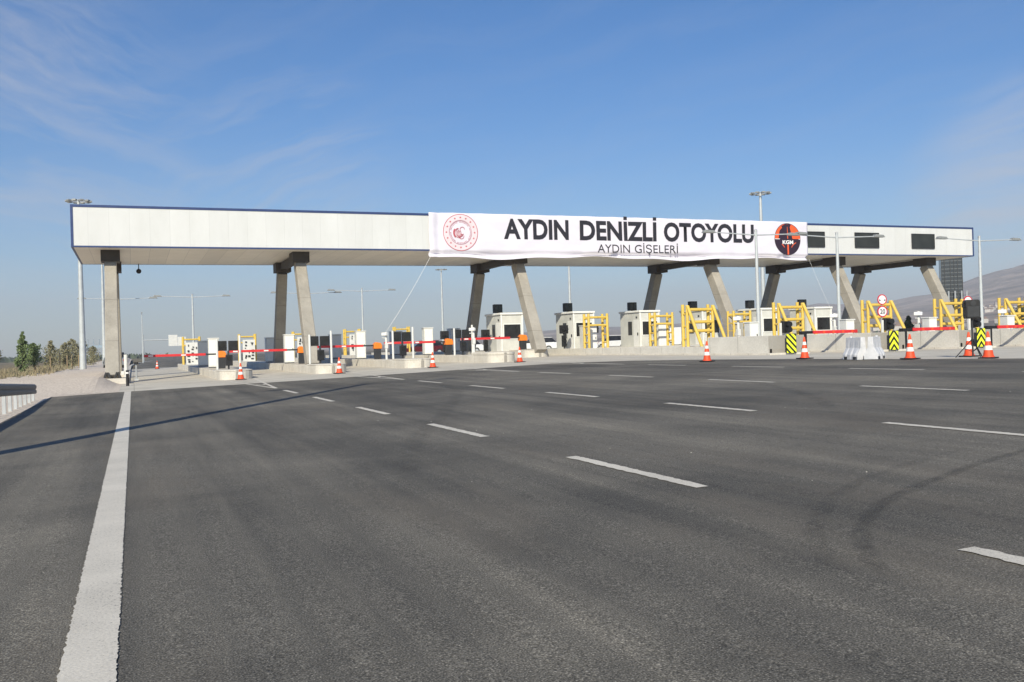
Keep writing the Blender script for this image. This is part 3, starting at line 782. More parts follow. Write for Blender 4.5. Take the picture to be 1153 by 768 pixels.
def lane_signal():
    t = empty('lane_signal')
    MB().tube([(0, 0, 0), (0, 0, 1.85)], 0.05, 10).build('post', 'dark_metal', t)
    h = MB().bbox(-0.30, 0.30, -0.14, 0.14, 1.25, 1.86).build('signal_head', 'black', t, bevel=0.03)
    for s in (-0.14, 0.14): MB().lathe([(0.10, 0), (0.11, 0.14)], (s, -0.142, 1.56), 12, 'y').build('hood', 'black', h)
    k = MB().bbox(-0.15, 0.15, -0.12, 0.12, 0.30, 1.12).build('signal_head', 'black', t, bevel=0.03)
    for z in (0.45, 0.71, 0.97): MB().lathe([(0.10, 0), (0.11, 0.13)], (0, -0.122, z), 12, 'y').build('hood', 'black', k)
    return t
ps = Proto(lane_signal(), 'traffic signal', 'black lane signals by the booths')
BOOTHX = [25, 30, 35, 40, 45, 50]
for i, (x, y, l) in enumerate(((23.85, 64.2, 'black lane signal just left of the nearest booth'), (26.35, 64.0, 'black lane signal just right of the nearest booth'), (28.75, 61.2, 'black lane signal against the side of the second booth'), (31.6, 62.0, 'black lane signal right of the second booth behind the yellow frame'), (36.3, 62.2, 'black lane signal right of the third booth'), (33.7, 70.0, 'black lane signal behind the third booth'), (21.3, 66.0, 'black lane signal left of the third canopy rear leg'))):
    ps.put((x, y, 0.94 if x > 24 else 0.8), l)
def camera_post():
    t = empty('camera_post')
    MB().tube([(0, 0, 0), (0, 0, 1.75)], 0.075, 10).build('post', 'white', t, smooth=True)
    b = MB().box((-0.12, -0.10, 1.62), (0.20, 0.42, 0.20), 0.5).build('camera', 'offwhite', t, bevel=0.03)
    MB().bbox(-0.09, 0.09, -0.10, 0.10, 0.70, 1.05).build('junction_box', 'white', t, bevel=0.01)
    MB().tube([(0, 0, 1.35), (-0.28, -0.05, 1.38)], 0.03, 8).build('bracket', 'white', t)
    return t
pcp = Proto(camera_post(), 'camera post', 'white camera posts on the islands')
for x, y, l in ((10, 58.6, 'white camera post behind the second canopy front leg'), (15, 58.6, 'white camera post tied to the banner rope'), (20, 56.0, 'white camera post left of the third canopy rear leg')):
    pcp.put((x, y, iz(x)), l)
pcq = Proto(copy_tree(pcp.root), 'camera post', 'white camera posts behind the barrier walls')
for (x, y), l in zip(((30.1, 42.1), (35, 40.3), (40, 39.4), (45, 38.3)), ('white camera post between the braced yellow frame and a slanted leg', 'white camera post in front of the grey double lamp post', 'white camera post standing before the hills, right of the speed signs', 'white camera post near the right edge before the hillside town')):
    pcq.put((x, y, 0.94), l)

# ------------------------------------------------------------------ yellow frames
def yellow_ladder():
    t = empty('yellow_frame')
    for s in (-0.72, 0.72):
        for yy in (-0.35, 0.35):
            MB().tube([(s, yy, 0), (s, yy, 2.55)], 0.095, 10).build('upright', 'yellow', t, smooth=True)
        for z in (0.55, 1.1, 1.65, 2.2): MB().tube([(s, -0.35, z), (s, 0.35, z)], 0.055, 8).build('rung', 'yellow', t, smooth=True)
    for z in (1.75, 2.3): MB().tube([(-0.72, -0.35, z), (0.72, -0.35, z)], 0.075, 10).build('crossbar', 'yellow', t, smooth=True)
    MB().tube([(-0.72, 0.35, 2.3), (0.72, 0.35, 2.3)], 0.075, 10).build('crossbar', 'yellow', t, smooth=True)
    return t
pl = Proto(yellow_ladder(), 'yellow frame', 'yellow ladder frames')
for x, y, z, l in ((30.0, 58.6, 0.94, 'yellow ladder frame just right of the second booth'), (35.15, 58.4, 0.94, 'yellow ladder frame around the white cabinet right of the third booth'), (41.2, 57.5, 0.94, 'yellow ladder frame behind the wall with diagonal stripes')):
    pl.put((x, y, z), l)
pf = Proto(copy_tree(pl.root), 'yellow frame', 'far yellow ladder frames beyond the canopy')
for x, l in zip(LEFT, ('far yellow frame at the left lane beyond the red arm', 'far yellow frame left of the second canopy rear leg', 'far yellow frame just right of the second white cabinet', 'far yellow frame left of the third white cabinet', 'far yellow frame behind the black display under the rope')):
    pf.put((x, 91.5, iz(x)), l)
# white control boards in the far frames
for i, (x, l) in enumerate(zip(LEFT[:4], ('white board of switches inside the leftmost far yellow frame', 'white board of switches in the second far yellow frame', 'white board of switches in the third far yellow frame', 'white board of switches in the fourth far yellow frame'))):
    t = empty('control_board', (x, 90.2, iz(x))); tag(t, l, 'control board', 'white control boards')
    MB().bbox(-0.55, 0.55, -0.08, 0.08, 0.0, 2.0).build('board', 'white', t)
    for zz in (0.3, 0.52, 0.76, 1.02, 1.3, 1.56, 1.8):
        for q in (-0.3, 0.02, 0.3):
            if random.random() < 0.6:
                a_, b_ = random.uniform(0.03, 0.12), random.uniform(0.03, 0.10); q2, z2 = q+random.uniform(-0.06, 0.06), zz+random.uniform(-0.1, 0.1)
                MB().bbox(q2-a_, q2+a_, -0.15, -0.081, z2-b_, z2+b_).build('switch', 'dark_metal', t)
def braced_frame():
    t = empty('yellow_frame')
    for s in (-0.84, 0.84):
        MB().tube([(s, 0.45, -0.05), (s, 0.45, 2.55)], 0.095, 12).build('upright', 'yellow', t, smooth=True)
        MB().tube([(s, 0.0, -0.05), (s, 0.0, 2.5)], 0.09, 12).build('upright', 'yellow', t, smooth=True)
        MB().tube([(s, -0.06, 2.45), (s, -1.45, 0.05)], 0.09, 12).build('brace', 'yellow', t, smooth=True)
        r = MB()
        for z in (0.6, 1.3, 2.0): r.tube([(s, 0.0, z), (s, 0.45, z)], 0.06, 8)
        r.build('side_rungs', 'yellow', t, smooth=True)
        MB().tube([(s, -1.40, 0.10), (s, 0.0, 0.10)], 0.08, 10).build('foot_bar', 'yellow', t, smooth=True)
    for z in (1.05, 1.55, 2.25): MB().tube([(-0.84, 0.0, z), (0.84, 0.0, z)], 0.09, 12).build('crossbar', 'yellow', t, smooth=True)
    return t
pbf = Proto(braced_frame(), 'yellow frame', 'braced yellow frames behind the barrier walls')
for (x, y), l in zip(((29.75, 45.2), (35, 43.9), (40, 42.3), (45, 41.8), (50, 41.6)), ('braced yellow frame left of the tall concrete wall, leftmost of its kind', 'braced yellow frame behind the diagonal striped panel', 'braced yellow frame behind the two speed signs', 'braced yellow frame left of the loudspeaker', 'braced yellow frame at the right edge of the photo')):
    pbf.put((x, y, 0.94), l)

# ------------------------------------------------------------------ booths
def booth():
    t = empty('toll_booth'); w, d, h = 1.62, 3.1, 2.72
    MB().bbox(-w/2, w/2, 0, d, 0.0, h).build('wall', 'booth', t, bevel=0.03)
    MB().bbox(-w/2-0.10, w/2+0.10, -0.12, d+0.06, h+0.002, h+0.15).build('roof', 'offwhite', t, bevel=0.03)
    for s in (-1, 1):
        MB().bbox(s*(w/2)-0.05, s*(w/2)+0.05, -0.05, 0.05, 0.0, h-0.003).build('corner_post', 'offwhite', t)
    f = MB().bbox(-0.62, 0.66, -0.018, 0.02, 1.02, 2.02).build('window', 'dark_glass', t)
    MB().bbox(-0.68, 0.72, -0.035, 0.015, 2.022, 2.08).bbox(-0.68, 0.72, -0.035, 0.015, 0.96, 1.018).bbox(-0.68, -0.622, -0.035, 0.015, 1.018, 2.022).bbox(0.662, 0.72, -0.035, 0.015, 1.018, 2.022).build('frame', 'offwhite', f)
    for s in (-1, 1):
        dr = MB().bbox(s*(w/2)-0.012, s*(w/2)+0.014, 0.22, 1.02, 0.08, 2.18).build('door', 'offwhite', t)
        MB().bbox(min(s*(w/2+0.016), s*(w/2+0.07)), max(s*(w/2+0.016), s*(w/2+0.07)), 0.30, 0.38, 1.00, 1.20).build('handle', 'black', dr)
        MB().bbox(s*(w/2)-0.012, s*(w/2)+0.016, 1.25, 1.85, 1.02, 2.06).build('window', 'dark_glass', t)
        MB().bbox(min(s*(w/2+0.002), s*(w/2+0.06)), max(s*(w/2+0.002), s*(w/2+0.06)), 0.42, 0.54, 2.30, 2.42).build('side_lamp', 'dark_metal', t)
    b = MB().bbox(-0.50, 0.15, 2.1, 2.5, h+0.22, h+0.86).build('roof_signal', 'black', t, bevel=0.03)
    MB().bbox(-0.22, -0.12, 2.22, 2.38, h+0.15, h+0.24).build('bracket', 'dark_metal', b)
    MB().bbox(-0.45, -0.20, 2.085, 2.10, h+0.30, h+0.78).bbox(-0.15, 0.10, 2.085, 2.10, h+0.30, h+0.78).build('lens', 'dark_glass', b)
    return t
pbo = Proto(booth(), 'toll booth', 'white toll booths')
for (x, y), l in zip(((25.3, 62.6), (30.75, 62.0), (36.3, 62.0), (41.5, 61.5), (46.6, 61.0), (51.4, 60.5)), ('white toll booth facing the camera with a wide dark front window, nearest the middle leg', 'white toll booth with a black signal against its side, second from left', 'white toll booth with a narrow side window, third from left', 'white toll booth behind the first braced yellow frame', 'white toll booth right of the slanted fourth leg behind the tall wall', 'white toll booth behind the second braced yellow frame')):
    pbo.put((x, y, 0.94), l)

# ------------------------------------------------------------------ cones
def cone():
    t = empty('traffic_cone')
    MB().bbox(-0.24, 0.24, -0.24, 0.24, 0.0, 0.045).build('base', 'black', t, bevel=0.01)
    def r(z): return 0.165-(z-0.045)*(0.165-0.03)/0.80
    def seg(z0, z1, e=0.0): return [(r(z0)+e, z0), (r(z1)+e, z1)]
    MB().lathe([(0.19, 0.046), (0.185, 0.07), (r(0.08), 0.08), (r(0.845), 0.845), (0.02, 0.86)], n=20).build('body', 'cone_orange', t, smooth=True)
    for z0, z1 in ((0.27, 0.41), (0.55, 0.67)):
        MB().lathe(seg(z0, z1, 0.004), n=20, closed=False).build('reflective_band', 'cone_white', t, smooth=True)
    return t
pco = Proto(cone(), 'traffic cone', 'orange traffic cones')
for (x, y), l, rz in zip(((5.06, 49.6), (10.05, 49.3), (15.1, 49.0), (20.06, 48.6), (22.2, 33.3), (24.45, 29.9), (24.55, 24.6), (25.3, 22.1), (26.8, 24.2), (2.25, 103)),
    ('traffic cone before the leftmost toll island', 'traffic cone before the second canopy leg', 'traffic cone below the fourth white cabinet', 'traffic cone before the nearest booth', 'traffic cone below the leftmost braced yellow frame', 'traffic cone right of the diagonal striped panel', 'traffic cone left of the loudspeaker, near the white plastic barriers', 'rightmost traffic cone, in front of another one', 'traffic cone half hidden behind the rightmost one', 'tiny traffic cone far down the left lane'),
    (0.1, 0.3, 0.0, 0.2, 0.5, 0.1, 0.2, 0.4, 0.15, 0)):
    pco.put((x, y, gz(x)+0.005), l, rz)

# ------------------------------------------------------------------ hazard panels on the noses
def hazard(kind):
    t = empty('hazard_panel'); w, h = 0.60, 1.0
    MB().bbox(-w/2, w/2, -0.02, 0.02, 0.05, h).build('board', 'black', t)
    pol = []; rect = [(-w/2+0.015, 0.065), (w/2-0.015, 0.065), (w/2-0.015, h-0.015), (-w/2+0.015, h-0.015)]
    if kind == 'diag':
        for k in range(-4, 8):
            c = 0.05+k*0.30
            p = clip(clip(rect, 0.95, 1.0, c+0.165), -0.95, -1.0, -c)
            if len(p) > 2: pol.append(p)
    else:
        for k in range(-2, 6):
            c = 0.02+k*0.36
            for s in (1, -1):
                half = clip(rect, -s, 0, 0.0)
                p = clip(clip(half, s*1.25, 1.0, c+0.20), -s*1.25, -1.0, -c)
                if len(p) > 2: pol.append(p)
    mb = MB()
    for p in pol: mb.add([(x, -0.0235, z) for x, z in p], [tuple(range(len(p)))])
    mb.build('stripes', 'hi_yellow', t)
    f = MB()
    for s in (-0.2, 0.2): f.bbox(s-0.03, s+0.03, 0.021, 0.06, 0.0, h-0.1)
    f.build('bracket', 'galv', t)
    return t
ph1 = Proto(hazard('diag'), 'hazard panel'); ph1.put((29.75, 37.35, 0.66), 'yellow and black diagonal striped hazard panel', 0.0)
ph2 = Proto(hazard('chev'), 'hazard panel', 'yellow and black chevron panels')
for (x, yn), l in zip(RIGHT[1:5], ('yellow and black chevron panel below the speed signs', 'yellow and black chevron panel right of the loudspeaker', 'yellow and black chevron panel at the far right', 'yellow and black chevron panel beyond the right edge')):
    ph2.put((x, yn-0.35, 0.66), l)
def nose_signal():
    t = empty('nose_signal')
    MB().tube([(0, 0, 0), (0, 0, 0.25)], 0.05, 10).build('post', 'galv', t)
    b = MB().bbox(-0.20, 0.20, -0.12, 0.12, 0.10, 0.68).build('signal_head', 'black', t, bevel=0.03)
    for z in (0.26, 0.52): MB().lathe([(0.13, 0), (0.14, 0.22)], (0.03, -0.121, z), 14, 'y').build('hood', 'black', b)
    MB().bbox(-0.34, -0.24, -0.05, 0.05, -0.05, 0.60).build('reader', 'white', t, bevel=0.01)
    return t
pns = Proto(nose_signal(), 'traffic signal', 'black signals on the barrier wall ends')
for (x, yn), l in zip(RIGHT[:5], ('black hooded signal above the diagonal striped panel', 'black hooded signal above the chevron panel by the speed signs', 'black hooded signal right of the loudspeaker', 'black hooded signal at the right edge', 'black hooded signal beyond the right edge')):
    pns.put((x+0.05, yn+0.12, 1.60), l)
# barrier arms across the right lanes
def right_barrier():
    t = empty('lift_barrier')
    MB().bbox(-0.14, 0.14, -0.14, 0.14, 0.0, 1.12).build('cradle_post', 'black', t, bevel=0.02)
    MB().bbox(0.14, 0.72, -0.06, 0.06, 0.98, 1.12).build('cradle_bracket', 'black', t)
    a = MB().bbox(0.55, 3.35, -0.13, -0.065, 0.97, 1.13).build('arm', 'red', t, bevel=0.01)
    f = MB()
    for xx in (1.15, 1.75, 2.35, 2.95): f.bbox(xx, xx+0.12, -0.135, -0.131, 0.99, 1.11)
    f.build('arm_band', 'cone_orange', a)
    for xx in (1.5, 2.7): MB().bbox(xx-0.015, xx+0.015, -0.11, -0.09, 0.80, 0.97).build('hanger', 'galv', a)
    return t
prb = Proto(right_barrier(), 'barrier', 'closed red barrier arms between the walls')
for (x, yn), l in zip(RIGHT[:5], ('closed red barrier arm between diagonal panel and speed signs', 'closed red barrier arm between speed signs and loudspeaker', 'closed red barrier arm right of the loudspeaker', 'closed red barrier arm beyond the right edge', 'closed red barrier arm outside the photo')):
    if x < 42: prb.put((x+1.25, yn+0.3, 0.645), l)
# ------------------------------------------------------------------ water filled barriers
def water_barrier():
    t = empty('plastic_barrier')
    prof = [(-0.24, 0.0), (0.24, 0.0), (0.24, 0.18), (0.11, 0.42), (0.085, 0.80), (-0.085, 0.80), (-0.11, 0.42), (-0.24, 0.18)]
    mb = MB(); n = 24; L = 1.0; rings = []
    for i in range(n+1):
        y = -L/2+L*i/n; k = 1.0-0.16*max(0, math.sin(i/n*PI*6))**2
        rings.append([(px*k if 0.05 < pz < 0.75 else px, y, pz) for px, pz in prof])
    m_ = len(prof); vs = [p for r in rings for p in r]
    fs = [(i*m_+j, i*m_+(j+1) % m_, (i+1)*m_+(j+1) % m_, (i+1)*m_+j) for i in range(n) for j in range(m_)]
    fs += [tuple(range(m_)), tuple(reversed(range(n*m_, n*m_+m_)))]
    mb.add(vs, fs); mb.build('shell', 'plastic_white', t, bevel=0.012)
    for y in (-0.3, 0.3):
        MB().bbox(-0.245, -0.20, y-0.10, y+0.10, 0.01, 0.11).bbox(0.20, 0.245, y-0.10, y+0.10, 0.01, 0.11).build('foot_slot', 'dark_metal', t)
    MB().lathe([(0.05, 0.80), (0.05, 0.84)], (0, 0.3, 0), 12).build('filler_cap', 'plastic_white', t)
    MB().bbox(-0.248, 0.248, -L/2+0.01, -L/2+0.03, 0.01, 0.1).build('end_slot', 'dark_metal', t)
    return t
pwb = Proto(water_barrier(), 'plastic barrier', 'white water filled barriers')
pwb.put((24.5, 26.2, 0.635), 'white plastic water barrier, the right one of the pair', R(-58))
pwb.put((24.15, 26.75, 0.625), 'white plastic water barrier, the left one of the pair', R(-12))
# ------------------------------------------------------------------ loudspeaker
sp = tag(empty('speaker_stand', (25.75, 23.1, 0.645)), 'black tripod stand carrying the loudspeaker', 'speaker stand')
MB().tube([(0, 0, 0.05), (0, 0, 1.30)], 0.028, 10).build('pole', 'dark_metal', sp, smooth=True)
MB().tube([(0, 0, 0.40), (0, 0, 0.62)], 0.042, 10).build('collar', 'black', sp, smooth=True)
for k in range(3):
    a = R(15)+k*2*PI/3
    MB().tube([(0.03*math.cos(a), 0.03*math.sin(a), 0.60), (0.52*math.cos(a), 0.52*math.sin(a), 0.02)], 0.016, 8).build('leg', 'black', sp, smooth=True)
    MB().tube([(0.03*math.cos(a), 0.03*math.sin(a), 0.22), (0.27*math.cos(a), 0.27*math.sin(a), 0.315)], 0.012, 8).build('brace', 'black', sp, smooth=True)
ls = tag(empty('loudspeaker', (25.75, 23.1, 1.945), R(-30)), 'black loudspeaker box on a tripod stand', 'loudspeaker')
MB().prism([(-0.21, 0.0), (0.21, 0.0), (0.23, 0.08), (0.23, 0.56), (0.20, 0.62), (-0.20, 0.62), (-0.23, 0.56), (-0.23, 0.08)], -0.17, 0.17, 'y').build('cabinet', 'black', ls, bevel=0.03)
g = MB().bbox(-0.19, 0.19, -0.185, -0.171, 0.05, 0.40).build('grille', 'dark_metal', ls, bevel=0.01)
MB().lathe([(0.09, 0), (0.05, -0.03)], (0, -0.185, 0.50), 16, 'y').build('horn', 'dark_metal', ls)
MB().tube([(-0.232, 0, 0.36), (-0.29, 0, 0.39), (-0.29, 0, 0.50), (-0.232, 0, 0.53)], 0.016, 8).build('handle', 'black', ls, smooth=True)
# ------------------------------------------------------------------ round road signs
def round_sign(r, z, t):
    d = MB().lathe([(r, 0), (r, 0.03)], (0, -0.05, z), 32, 'y').build('sign_disc', 'sign_red', t)
    MB().lathe([(r*0.80, 0), (r*0.80, 0.004)], (0, -0.0805, z), 32, 'y').build('sign_face', 'emblem_white', d)
    return d
t = tag(empty('speed_sign', (35.7, 37.6, 0.94), R(-8)), 'post with a width limit sign above a round 20 speed sign', 'road sign')
MB().tube([(0, 0, 0), (0, 0, 2.62)], 0.035, 10).build('post', 'galv', t, smooth=True)
d = round_sign(0.27, 2.33, t)
MB().add([(-0.18, -0.088, 2.36), (-0.18, -0.088, 2.24), (-0.07, -0.088, 2.30)], [(0, 1, 2)]).add([(0.18, -0.088, 2.36), (0.07, -0.088, 2.30), (0.18, -0.088, 2.24)], [(0, 1, 2)]).build('arrow_marks', 'ink', d)
d = round_sign(0.29, 1.72, t)
textmesh('lettering', '20', 'ink', d, -0.15, 0.15, 1.60, 0.24, -0.09, bold=0.02)
t = tag(empty('speed_sign', (40.5, 36.6, 0.94), R(-8)), 'round red bordered sign half hidden behind the loudspeaker', 'road sign')
MB().tube([(0, 0, 0), (0, 0, 2.5)], 0.035, 10).build('post', 'galv', t, smooth=True)
round_sign(0.27, 2.15, t)
# ------------------------------------------------------------------ lamp posts and masts
def lamp_post(h, arm, r0=0.13, r1=0.08):
    t = empty('lamp_post')
    MB().tube([(0, 0, 0), (0, 0, h+0.12)], r0, 14, r1).build('pole', 'pole', t, smooth=True)
    MB().lathe([(0.19, 0), (0.19, 0.03), (0.12, 0.04), (0.12, 0.5)], n=14).build('base_plate', 'galv', t)
    for s in (-1, 1):
        MB().tube([(s*0.05, 0, h-0.10), (s*arm, 0, h+0.02)], 0.042, 8, 0.03).build('arm', 'pole', t, smooth=True)
        x0, x1 = sorted((s*(arm-0.08), s*(arm+0.80)))
        MB().prism([(x0, h-0.03), (x1, h-0.03), (x1-0.14, h+0.12), (x0+0.14, h+0.15)], -0.15, 0.15, 'y').build('lamp_head', 'lamp_head', t, bevel=0.02)
    MB().lathe([(0.09, h+0.1), (0.09, h+0.22), (0.03, h+0.26)], n=10).build('cap', 'galv', t)
    return t
plp = Proto(lamp_post(7.1, 3.0), 'lamp post', 'grey double armed lamp posts')
for (x, y, z), l in zip(((35.07, 47.0, 0.70), (41.2, 47.0, 0.64), (53.3, 47.0, 0.6), (5.8, 102.0, 0.35), (17.4, 101.5, 0.6), (23.3, 101.0, 0.8), (-1.3, 104, 0.3)),
    ('double armed lamp post in front of the last letters of the banner', 'double armed lamp post left of the speed signs', 'double armed lamp post by the right end of the canopy', 'double armed lamp post seen beyond the left traffic lane', 'double armed lamp post behind the second canopy front leg', 'double armed lamp post beyond the lanes below the banner rope', 'double armed lamp post hidden behind the leftmost canopy leg')):
    plp.put((x, y, z), l)
near = Proto(lamp_post(12.9, 2.9, 0.26, 0.17), 'lamp post'); near.put((-3.9, 15.4, -0.15), 'tall double armed lamp post on the verge left of the road')
def mast(h):
    t = empty('floodlight_mast')
    MB().tube([(0, 0, 0), (0, 0, h)], 0.31, 16, 0.13).build('pole', 'pole', t, smooth=True)
    MB().lathe([(0.5, 0), (0.5, 0.06), (0.36, 0.08), (0.36, 0.5)], n=16).build('base_plate', 'galv', t)
    r = MB(); n = 16
    r.tube([(0.82*math.cos(2*PI*k/n), 0.82*math.sin(2*PI*k/n), h) for k in range(n+1)], 0.05, 6)
    for k in range(4): r.tube([(0, 0, h), (0.82*math.cos(PI*k/2), 0.82*math.sin(PI*k/2), h)], 0.04, 6)
    r.build('head_ring', 'galv', t)
    for k in range(10):
        a = 2*PI*k/10
        MB().box((0.96*math.cos(a), 0.96*math.sin(a), h-0.02), (0.38, 0.34, 0.15), a).build('floodlight', 'lamp_head', t, bevel=0.02)
    return t
pm = Proto(mast(16.6), 'floodlight mast', 'tall floodlight masts')
for (x, y, z), l in zip(((-4.35, 96, -0.55), (-3.9, 150, 0.3), (62.65, 83, 0.3), (56.5, 176, 0.0), (68, 142, 0.2)),
    ('tall floodlight mast at the left end of the canopy', 'tall mast just left of the leftmost canopy leg', 'tall floodlight mast rising above the last letters of the banner', 'thin far mast seen right of the banner rope', 'thin far mast behind the second booth')):
    pm.put((x, y, z), l)
# ------------------------------------------------------------------ guardrail, bollards
gr = tag(empty('guardrail', (0, 0, 0)), 'steel guardrail with closely set posts at the left road edge', 'guardrail')
def grx(y): return -3.72
def grz(y): return 0.86-0.030*(y-30) if y > 30 else 0.86
pts = [22+0.5*i for i in range(41)]
rm = MB(); prof = [(0.0, -0.17), (0.03, -0.13), (0.03, -0.05), (0.0, -0.02), (0.0, 0.02), (0.03, 0.05), (0.03, 0.13), (0.0, 0.17)]
vs = [(grx(y)+0.06+px, y, grz(y)-0.2+pz) for y in pts for px, pz in prof]; m_ = 8
fs = [(i*m_+j, i*m_+j+1, (i+1)*m_+j+1, (i+1)*m_+j) for i in range(len(pts)-1) for j in range(m_-1)]
rl = rm.add(vs, fs).build('rail', 'rail_dark', gr)
md = rl.modifiers.new('steel_thickness', 'SOLIDIFY'); md.thickness = 0.012
vs = [(grx(y)-0.02+sx*0.07, y, grz(y)-0.01+sz*0.02) for y in pts for sx, sz in ((-1, -1), (1, -1), (1, 1), (-1, 1))]
fs = [(i*4+j, i*4+(j+1) % 4, (i+1)*4+(j+1) % 4, (i+1)*4+j) for i in range(len(pts)-1) for j in range(4)]
MB().add(vs, fs+[(0, 1, 2, 3), tuple(len(vs)-4+j for j in range(4))]).build('top_rail', 'galv', gr)
y = 22.2
while y < 42.1:
    MB().bbox(grx(y)-0.06, grx(y)+0.04, y-0.05, y+0.05, -0.2, grz(y)-0.06).build('post', 'galv', gr)
    y += 1.5
t = tag(empty('bollard', (-0.3, 51.5, 0.0)), 'slim black bollard at the left edge of the concrete apron', 'bollard')
MB().tube([(0, 0, -0.05), (0, 0, 0.80)], 0.075, 14).build('post', 'black', t, smooth=True)
MB().lathe([(0.078, 0.62), (0.078, 0.70)], n=14, closed=False).build('reflective_band', 'cone_white', t)
t = tag(empty('marker_post', (-0.42, 61.0, 0.0)), 'white marker post right of the leftmost canopy leg', 'post')
MB().tube([(0, 0, -0.05), (0, 0, 1.6)], 0.11, 14).build('post', 'white', t, smooth=True)
MB().bbox(-0.28, -0.111, -0.08, 0.08, 0.40, 0.62).build('side_box', 'white', t)
# kerb of the left lane running on
kb = MB()
for i in range(66):
    y0 = 56+3*i; x = -0.45 if y0 < 130 else -0.45+(y0-130)**2*0.0004
    x2 = -0.45 if y0+3 < 130 else -0.45+(y0+3-130)**2*0.0004
    kb.beam((x, y0, 0.01), (x2, y0+2.98, 0.01), 0.34, 0.20)
struct(kb.build('kerb', 'kerb'), 'pale kerb along the left traffic lane')

# ------------------------------------------------------------------ vehicles beyond the lanes
def car(paint, van=False):
    t = empty('parked_car' if not van else 'parked_van')
    L, w = (4.4, 1.76) if not van else (5.4, 1.95)
    if van:
        body = [(-2.7, 0.30), (2.7, 0.30), (2.7, 1.05), (2.15, 1.30), (1.65, 2.15), (-2.6, 2.25), (-2.7, 1.2)]
        cab = None
    else:
        body = [(-2.2, 0.30), (2.2, 0.30), (2.2, 0.70), (1.25, 0.92), (-1.9, 0.98), (-2.2, 0.85)]
    MB().prism(body, -w/2, w/2, 'x').build('body', paint, t, bevel=0.07)
    if not van:
        lo = [(1.25, 0.90), (-1.85, 0.96)]; hi = [(0.45, 1.45), (-1.35, 1.45)]
        a, b = w/2-0.04, w/2-0.22
        vs = [(-a, lo[0][0], lo[0][1]), (a, lo[0][0], lo[0][1]), (a, lo[1][0], lo[1][1]), (-a, lo[1][0], lo[1][1]), (-b, hi[0][0], hi[0][1]), (b, hi[0][0], hi[0][1]), (b, hi[1][0], hi[1][1]), (-b, hi[1][0], hi[1][1])]
        MB().add(vs, [(0,1,2,3), (4,7,6,5), (0,4,5,1), (1,5,6,2), (2,6,7,3), (3,7,4,0)]).build('windows', 'dark_glass', t)
        MB().bbox(-b-0.01, b+0.01, hi[1][0]-0.03, hi[0][0]+0.03, 1.44, 1.50).build('roof', paint, t, bevel=0.03)
    else:
        MB().bbox(-0.75, 0.75, -2.72, -2.66, 1.30, 1.95).build('window', 'dark_glass', t)
    for yy in (-1.35, 1.35):
        for s in (-1, 1):
            wh = MB().tube([(s*(w/2-0.2), yy, 0.32), (s*(w/2+0.02), yy, 0.32)], 0.32, 18).build('wheel', 'black', t)
            MB().tube([(s*(w/2+0.021), yy, 0.32), (s*(w/2+0.03), yy, 0.32)], 0.19, 14).build('rim', 'galv', wh)
    yb = -2.2 if not van else -2.7
    for s in (-1, 1):
        MB().bbox(s*(w/2-0.22)-0.14, s*(w/2-0.22)+0.14, yb-0.03, yb+0.1, 0.66, 0.84).build('tail_light', 'tail_red', t)
    return t
pcar = Proto(car('car_white'), 'car', 'white cars parked beyond the toll lanes')
for (x, y), l, rz in zip(((38.5, 89), (40.2, 92), (33.0, 96), (48.0, 89), (43.8, 90)), ('white car right of the nearest booth beyond the lanes', 'white car at the foot of the third canopy front leg', 'white car left of the nearest booth beyond the lanes', 'white car between the second and third booths', 'white car left of the second booth beyond the lanes'), (1.2, 1.3, 1.45, 0.5, 1.1)):
    pcar.put((x, y, 0.66), l, rz)
pv = Proto(car('car_white', True), 'van'); pv.put((55.5, 88, 0.66), 'white van between the yellow ladder frame and the braced frame', 1.2)
pr = Proto(car('car_red'), 'car', 'dark red cars beyond the lanes')
pr.put((49.8, 87.5, 0.66), 'dark red car just left of the third booth', 0.3); pr.put((55.4, 84.0, 0.66), 'dark red car in front of the white van', 0.2)
pr.put((27.5, 92, 0.66), 'dark red car right of the third canopy rear leg', 1.5)
psv = Proto(car('car_silver'), 'car'); psv.put((-1.6, 95, 0.38), 'silver car half hidden behind the leftmost canopy leg', 0.1)
# ------------------------------------------------------------------ tower, far signs
tw = tag(empty('stair_tower', (116.3, 108, 0.2), R(-40)), 'dark glazed tower behind the right end of the canopy', 'tower')
MB().bbox(-1.45, 1.45, -1.45, 1.45, 0, 14.6).build('core', 'tower', tw)
for s in (-1.45, -1.0, -0.2, 0.3, 0.8, 1.45): MB().bbox(s-0.04, s+0.04, -1.55, -1.452, 0, 14.6).build('mullion', 'dark_metal', tw)
MB().bbox(-1.6, 1.6, -1.6, 1.6, 14.6, 14.9).build('roof', 'dark_metal', tw)
for s in (-0.6, 0.3, 1.2, 1.9): MB().tube([(s, -2.0, 0), (s, -2.0, 7.4)], 0.13, 8).build('column', 'galv', tw)
t = tag(empty('overhead_sign', (7.0, 190, 0.2)), 'white road sign boards on a far mast arm over the left lane', 'road sign')
MB().tube([(-5.2, 0, 0), (-5.2, 0, 5.2)], 0.16, 10).build('post', 'pole', t); MB().tube([(-5.2, 0, 4.1), (3.6, 0, 4.1)], 0.10, 8).build('arm', 'pole', t)
MB().bbox(-0.7, 0.9, -0.1, -0.02, 2.9, 5.0).build('sign_board', 'white', t); MB().bbox(0.95, 2.4, -0.1, -0.02, 2.9, 4.6).build('sign_board', 'white', t)
t = tag(empty('far_lamp', (1.6, 180, 0.1)), 'thin far lamp pole beyond the left lane', 'lamp post')
